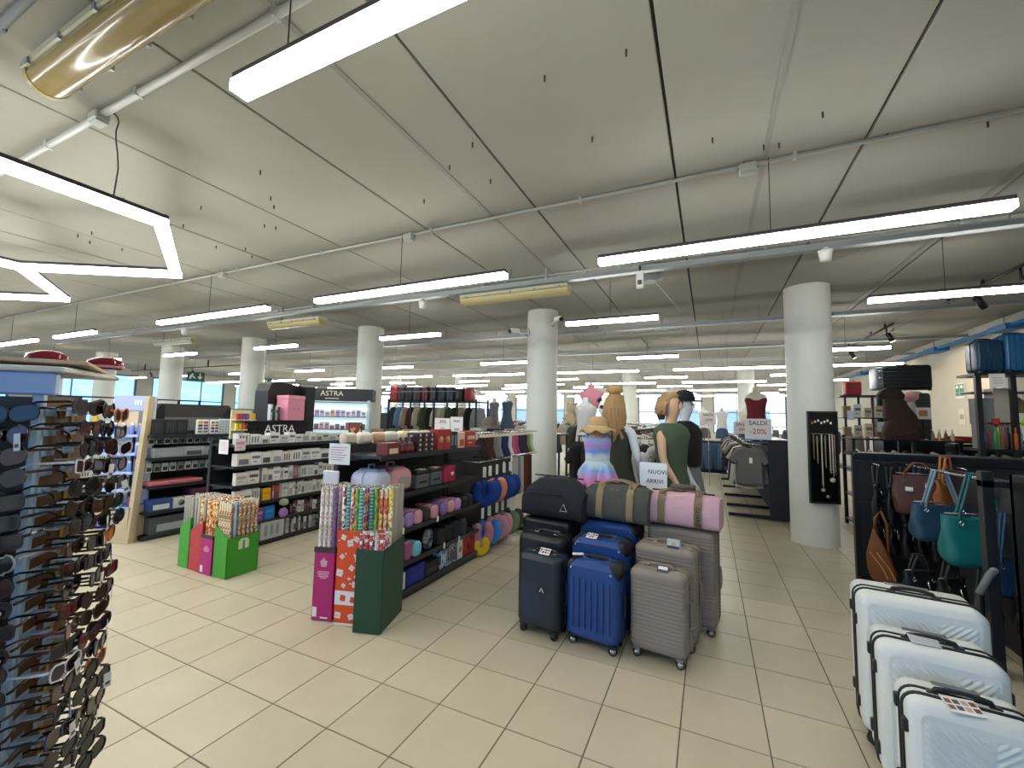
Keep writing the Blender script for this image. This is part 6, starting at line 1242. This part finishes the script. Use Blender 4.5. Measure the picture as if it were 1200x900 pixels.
for si, (z, n, h, cols) in enumerate([(.416, 9, .13, ['#3f9a8a', '#c03a4a', '#7a4a7a', '#8fa4dc', '#8fa4dc', '#5a5a8a']), (.62, 8, .14, ['#3a3a3c', '#c48a6a', '#c98f72', '#b97f62']), (.82, 8, .13, ['#6f8fc8', '#7fa0d8', '#5f86c0']), (1.04, 9, .13, ['#8f9fd8', '#a3b0e0', '#7f9ad0']), (1.26, 9, .15, ['#7f8fe0', '#8f9fe8', '#7485d8'])]):
    for i in range(n):
        p = fr_ @ Vector((-.46+i*.42/(n-1)*.98, .06+.05*(i % 2)+(0, 0, .02, .04, .06)[si], z+.001)); bottle(p, h, .02, cols[i % len(cols)], '#e0e2ea' if si > 1 else '#2f3040', 'small cosmetic bottle, %s from the left on the %s shelf of blue stand' % (ORD[i], ('bottom', 'second', 'third', 'fourth', 'top')[si]), 'bottles on the blue cosmetics stand', rad(25))
# white-pack gondola behind, far left
gondola('shelving_unit', 'black shelving of small white packs behind the blue stand', -7.3, -7.7, 2.2, 4.2, (.06, .3, .5, .68, .86, 1.04, 1.22), 1.26)
for i, z in enumerate((.5, .68, .86, 1.04, 1.22)): fillrow(-7.31, 2.25, 4.15, z+.002, .07, .1, .08, .11, WP, '%s row behind the blue stand' % ORD[4-i], 'white packs behind the blue stand', .08)
t = thing('wire_rack', 'black wire display frame above the packs behind the blue stand', 'rack', (-7.6, 2.3, 1.26))
for y in (0, .35, .75, 1.0, 1.2, 1.5, 1.8): ob('post', B().box(0, y, 0, .025, y+.025, .48), t, mats=BLK)
ob('top_bar', B().box(0, 0, .46, .03, 1.83, .48), t, mats=BLK); ob('lower_bar', B().box(0, 0, .02, .03, 1.83, .04), t, mats=BLK); ob('panel', B().box(.005, .03, .04, .012, .35, .46), t, mats=M('#5f625f', .6))
for i in range(4): ob('plush_item', B().lathe([(.02, 0), (.06, .05), (.04, .12), (.01, .2)], 8), t, (.0, .12+i*.42, .04), mats=M(['#b9b6b0', '#c9a23a', '#d9d9d9', '#8f8f92'][i], .8))
# ================================================================ MIDDLE AND BACK OF THE HALL
# illuminated make-up wall
t = thing('makeup_display', 'illuminated white make-up display with black header, left of centre', 'display', (-7.2, 5.5, 0), rad(35)); lit = M('#dff4f6', .5, emit=.7)
ob('cabinet', B().box(0, .1, 0, 1.42, .4, 1.9), t, mats=M('#d5e6e8', .4)); ob('header', B().box(-.04, .0, 1.82, 1.48, .4, 2.06), t, mats=BLK); ob('light_panel', B().box(.05, .09, .85, 1.37, .1, 1.82), t, mats=lit); ob('side', B().box(-.02, -.05, 0, .03, .1, 1.84), t, mats=M('#cfe3e6', .3)); ob('side', B().box(1.39, -.05, 0, 1.44, .1, 1.84), t, mats=M('#cfe3e6', .3)); text('ASTRA', .14, M('#e8dcb8', .4), t, (.72, -.004, 1.96))
ob('subtitle', B().box(.6, -.003, 1.86, .85, .0, 1.875), t, mats=M('#e8dcb8', .4))
for z in (.85, 1.06, 1.28, 1.52, 1.8): ob('shelf', B().box(.03, -.08, z-.015, 1.39, .09, z), t, mats=M('#3f5a62', .3))
random.seed(41)
for r, z in enumerate((.85, 1.06, 1.28, 1.52)):
    for i in range(14):
        c = random.choice([['#3a4f6a', '#9ab8c8', '#22303f', '#5f7f9f'], ['#3a5f8a', '#a8c8d8', '#2a3a4a', '#6a9ab8'], ['#b05a7a', '#5a3a4a', '#c9a0b0', '#8f5a6a', '#d9b8c0'], ['#e0b08a', '#c8b8e0', '#b8a0d0', '#d8d0e8']][r])
        pv = Matrix.Translation((-7.2, 5.5, 0)) @ Matrix.Rotation(rad(35), 4, 'Z') @ Vector((.09+i*.095, -.04, z))
        pack(pv.x, pv.y, z, .07, .06, random.choice((.07, .1, .13)), c, 'make-up item, %s from the left on the %s lit shelf' % (ORD[i], ('lowest', 'third', 'second', 'top')[r]), 'make-up on the illuminated display', rad(35)-pi/2, 'cosmetics')
pp = thing('framed_picture', 'small orange portrait card standing before the lit display', 'picture', (-5.02, 4.98, 1.222), rad(40)); ob('frame', B().bev(0, 0, .11, .2, .02, .22, .004), pp, mats=BLK); ob('picture', B().bev(0, -.011, .115, .17, .003, .18, .001), pp, mats=pattern('portrait_print', ['#c9805a', '#8a4a34', '#e0b090', '#5a2f24'], 14)); ob('easel', B().box(-.01, 0, -.02, .01, .08, .0), pp, mats=BLK)
# table with clothes, low plants, boxes behind near gondola
def cloth_table(name, label, x0, y0, x1, y1, h, cols, n, where, grp):
    t = thing(name, label, 'table', (x0, y0, 0)); w, d = x1-x0, y1-y0; ob('top', B().box(0, 0, h-.04, w, d, h), t, mats=BLKM)
    for sx in (0.02, w-.06):
        for sy in (.02, d-.06): ob('leg', B().box(sx, sy, 0, sx+.04, sy+.04, h-.04), t, mats=BLK)
    ob('lower_shelf', B().box(.03, .03, .3, w-.03, d-.03, .33), t, mats=BLKM)
    for i in range(n):
        c = random.choice(cols); k = ('fold', c[0])
        if k not in GM: GM[k] = B().rings([[(x*f, y*f, z) for x, y in rr(.3, .24, .04, 3)] for f, z in ((.96, 0), (1, .02), (.98, .045), (.9, .06))]).mesh(M(c[0], .9, 0, .4, 30, .1))
        o = ob('folded_garment', GM[k], None, (x0+.2+(w-.4)*(i+.5)/n, y0+.18+.26*(i % 2), h), rad(random.uniform(-12, 12))); tag(o, '%s folded garment, %s from the left on the %s' % (c[1], ORD[i], where), 'clothing', grp)
FC = [('#7f8f9a', 'blue-grey'), ('#4a2a5a', 'purple'), ('#c9c4ba', 'cream'), ('#5a6a5a', 'green-grey'), ('#2a2a2e', 'black'), ('#a86a6a', 'rose'), ('#3a4a6a', 'navy'), ('#b8a890', 'beige')]
cloth_table('clothes_table', 'long black table of folded clothes behind the near shelving', -6.6, 6.6, -3.4, 7.25, 1.22, FC, 12, 'long black table', 'folded clothes on the long table')
cloth_table('clothes_table', 'black table of folded clothes left of the middle column', -5.2, 8.4, -2.8, 9.0, 1.25, [('#c98aa0', 'pink'), ('#2a2a2e', 'black'), ('#e0dede', 'white'), ('#b86a7a', 'rose')], 9, 'table left of the middle column', 'folded clothes left of the middle column')
card_sign(-4.52, 6.62, 1.23, .34, .3, [('-30%', .09), ('OFF', .05)], 'off-white sale card on the long table', cols=('#8a5a4a', '#8a7a6a'))
card_sign(-4.18, 6.58, 1.2, .27, .36, [('SALDI', .05), ('-30%', .06)], 'taller grey price card right of the sale card', cols=('#4a5560', '#4a5560'))
# wall of shelving with suitcases on top
t = thing('high_rack', 'high black rack with jackets below and suitcases on top', 'rack', (-7.95, 9.0, 0))
for x in (0, .75, 1.5, 2.2, 2.75): ob('post', B().box(x, 0, 0, x+.04, .04, 2.0), t, mats=BLK); ob('rear_post', B().box(x, .6, 0, x+.04, .64, 2.0), t, mats=BLK)
ob('top_shelf', B().box(0, 0, 1.92, 2.8, .65, 1.95), t, mats=BLK); ob('top_bar', B().tube([(0, -.0, 2.2), (2.2, 0, 2.2)], .01, 6), t, mats=GALV); ob('jacket_rail', B().tube([(0, .3, 1.86), (2.78, .3, 1.86)], .012, 6), t, mats=CHR); ob('lower_shelf', B().box(0, 0, .3, 2.8, .6, .33), t, mats=BLK)
for x in (0, 1.5, 2.2): ob('bar_post', B().tube([(x+.02, .02, 1.95), (x+.02, .02, 2.2)], .008, 6), t, mats=GALV)
for i, (c, n, w) in enumerate([('#a51f26', 'bright red', .26), ('#241a1c', 'black-red', .26), ('#1c1618', 'black', .26), ('#3a1c20', 'dark maroon', .26), ('#5a1a2a', 'burgundy', .22), ('#2a2c32', 'dark grey', .22), ('#1c1e24', 'black-grey', .24), ('#232a36', 'slate', .24), ('#18181b', 'black', .24), ('#8a1c22', 'red', .18)]):
    fx = -7.82+i*.262; flat_case((fx, 9.2, 1.952), w, .42-.012*i, .3, c, '%s suitcase on the high rack, %s from the left' % (n, ORD[i]), ribs=3, vertical=True)
for i, (c, n) in enumerate([('#3a4a5a', 'slate blue'), ('#6f93b8', 'light blue denim'), ('#b8ac98', 'beige'), ('#5a2a24', 'dark red'), ('#d0c6ae', 'cream'), ('#4f5a44', 'olive'), ('#1a1a1c', 'black'), ('#cfc8b8', 'ivory'), ('#c0b8a4', 'sand'), ('#39402f', 'dark green'), ('#2a2f24', 'forest'), ('#b0a088', 'camel'), ('#1b1b1e', 'black'), ('#7c7f84', 'grey')]):
    garment('jacket', c, (-7.85+i*.2, 9.25, 1.86), rad(62 if i not in (6, 9) else 5), '%s jacket on the high rack, %s from the left' % (n, ORD[i]), 'jackets on the high rack', .04, s=.82)
# toys near child mannequin
st = thing('star_cushion', 'pink star-shaped cushion held up behind the child mannequin', 'cushion', (-1.62, 6.3, 1.9)); R = []
for y, f in ((-.05, .6), (-.03, .95), (0, 1), (.03, .95), (.05, .6)): R.append([(f*(.23 if k % 2 == 0 else .14)*cos(pi/2+k*pi/5), y, f*(.23 if k % 2 == 0 else .14)*sin(pi/2+k*pi/5)) for k in range(10)])
ob('body', B().rings(R), st, mats=M('#cf8798', .9, 0, .4, 30, .1)); ob('stick', B().tube([(0, 0, -1.9), (0, 0, -.1)], .01, 6), st, mats=WHT)
bs = bust(-1.66, 6.15, 1.25, '#c9c9c6', '', 'pale grey bust form below the pink star cushion', .9); ob('pole', B().tube([(0, 0, -1.25), (0, 0, 0)], .015, 6), bs, mats=BLK)
pa = thing('panda_head', 'white and black plush head beside the pink star', 'toy', (-1.22, 5.6, 1.72)); ob('head', B().lathe([(.02, -.12), (.09, -.09), (.125, 0), (.09, .09), (.02, .12)], 16), pa, mats=M('#e4e4e2', .9))
for s_ in (-1, 1): ob('eye_patch', B().tube([(s_*.05, -.1, .01), (s_*.05, -.122, .01)], .026, 8), pa, mats=BLK); ob('ear', B().tube([(s_*.09, 0, .09), (s_*.12, 0, .12)], .035, 8), pa, mats=BLK)
ob('body', B().lathe([(.08, -.5), (.11, -.4), (.1, -.2), (.06, -.1)], 12), pa, mats=M('#2a2c34', .9)); ob('pole', B().tube([(0, 0, -1.7), (0, 0, -.48)], .015, 6), pa, mats=BLK)
te = thing('teddy_bear', 'cream teddy bear sitting on the rack left of the star', 'toy', (-2.1, 6.9, 1.47)); tm_ = M('#c9b894', .95, 0, .5, 60, .1); ob('body', B().lathe([(.04, 0), (.1, .03), (.11, .1), (.07, .18), (.03, .2)], 14), te, mats=tm_); ob('head', B().lathe([(.03, .18), (.08, .21), (.095, .27), (.06, .34), (.01, .36)], 14), te, mats=tm_)
for s_ in (-1, 1): ob('arm', B().tube([(s_*.08, 0, .15), (s_*.14, -.04, .09)], .03, 8), te, mats=tm_); ob('leg', B().tube([(s_*.06, -.04, .03), (s_*.08, -.14, .03)], .035, 8), te, mats=tm_); ob('ear', B().tube([(s_*.06, 0, .33), (s_*.08, 0, .37)], .025, 8), te, mats=tm_)
# grey bucket hat on a stand in front of the middle column
ht = thing('display_hat', 'grey-brown felt hat on a stand left of the middle column', 'hat', (-3.25, 6.1, 1.42)); ob('crown', B().lathe([(.12, .0), (.12, .05), (.1, .12), (.04, .15), (.005, .155)], 18), ht, mats=M('#6b625c', .9)); ob('brim', B().lathe([(.12, .01), (.2, -.03), (.2, -.036), (.12, .0)], 24), ht, mats=M('#6b625c', .9)); ob('stand', B().tube([(0, 0, -1.4), (0, 0, 0)], .015, 8), ht, mats=BLK); ob('foot', B().lathe([(.14, -1.42), (.14, -1.4), (.02, -1.395)], 16), ht, mats=BLK)
# dark christmas-tree-like tunic stand and window display mannequins left of column
for i, (x, y, c, n) in enumerate([(-5.6, 10.8, '#7a8488', 'grey'), (-4.9, 10.2, '#3f5560', 'teal-grey'), (-3.9, 10.4, '#44587a', 'blue')]):
    b_ = bust(x, y, 1.5, c, '', '%s top on a bust form before the bright windows, %s of three' % (n, ORD[i]), .85); ob('skirt', dress_shell([(.14, .05, 0, 0), (.22, -.25, 0, 0), (.26, -.5, 0, 0)] if i == 1 else [(.14, .02, 0, 0), (.16, -.2, 0, 0)], 16, .03, .7), b_, mats=M(c, .9)); ob('pole', B().tube([(0, 0, -1.5), (0, 0, 0)], .015, 6), b_, mats=BLK)
# far racks: many rails full of garments
spots = [(-6.5, 10.6), (-9.6, 11.2), (-3.6, 11.6), (-6.2, 13.4), (-9.8, 14.0), (-3.9, 14.6), (-12.8, 12.4), (-13.0, 15.6), (-7.0, 16.4), (-3.4, 18.2), (1.7, 14.8), (-10.2, 18.6)]
for n, (x, y) in enumerate(spots):
    rail('clothes_rail', 'distant clothes rail in the back of the hall, %s from the front' % ORD[n], x, y, 2.4, 1.45, 'x')
    rack_fill(x, y, y+2.4 if False else y, 1.45, 0, ('tee',), PAL, '', '')
    for i in range(11):
        c = random.choice(PAL); k = random.choice(('tee', 'jacket', 'dress'))
        garment(k, c[0], (x+.1+i*.215, y, 1.45), rad(60+random.uniform(-15, 15)), '%s garment, %s from the left on the %s distant rail' % (c[1], ORD[i], ORD[n]), 'garments on the distant rails', .022)
# left hall: low counters and stands seen over the shelving
for n, (x, y, w, h, c, lab) in enumerate([(-11.5, 5.2, 2.2, 1.35, '#3b3d40', 'dark counter with raised back far left of the shelving'), (-9.4, 7.6, 1.6, 1.5, '#24262a', 'black cosmetics island left of the lit display'), (-13.2, 9.0, 2.4, 1.5, '#2c2e33', 'long dark island beyond the left columns'), (-16, 7.8, 2.0, 1.45, '#3a3438', 'brown-black island by the left windows'), (-10.6, 9.4, 2.0, 1.6, '#202226', 'tall black shelving beyond the exit sign')]):
    t = thing('display_island', lab, 'display', (x, y, 0)); ob('body', B().bev(w/2, .25, h/2, w, .5, h, .01), t, mats=M(c, .5)); ob('top', B().box(-.03, -.03, h, w+.03, .53, h+.03), t, mats=BLK)
    for q in range(3): ob('shelf', B().box(.03, -.1, .4+q*.35, w-.03, 0, .42+q*.35), t, mats=BLKM)
    for q in range(int(w/.16)): pack(x+.1+q*.16, y+.1, h+.031, .1, .1, random.choice((.1, .16, .22)), random.choice(['#c9c9c6', '#8f6a5a', '#3a3a40', '#b8a8c0', '#d9c8a0', '#5a7aa0']), 'small boxed goods, %s from the left on the %s dark island' % (ORD[q], ORD[n]), 'goods on the dark islands', -pi/2)
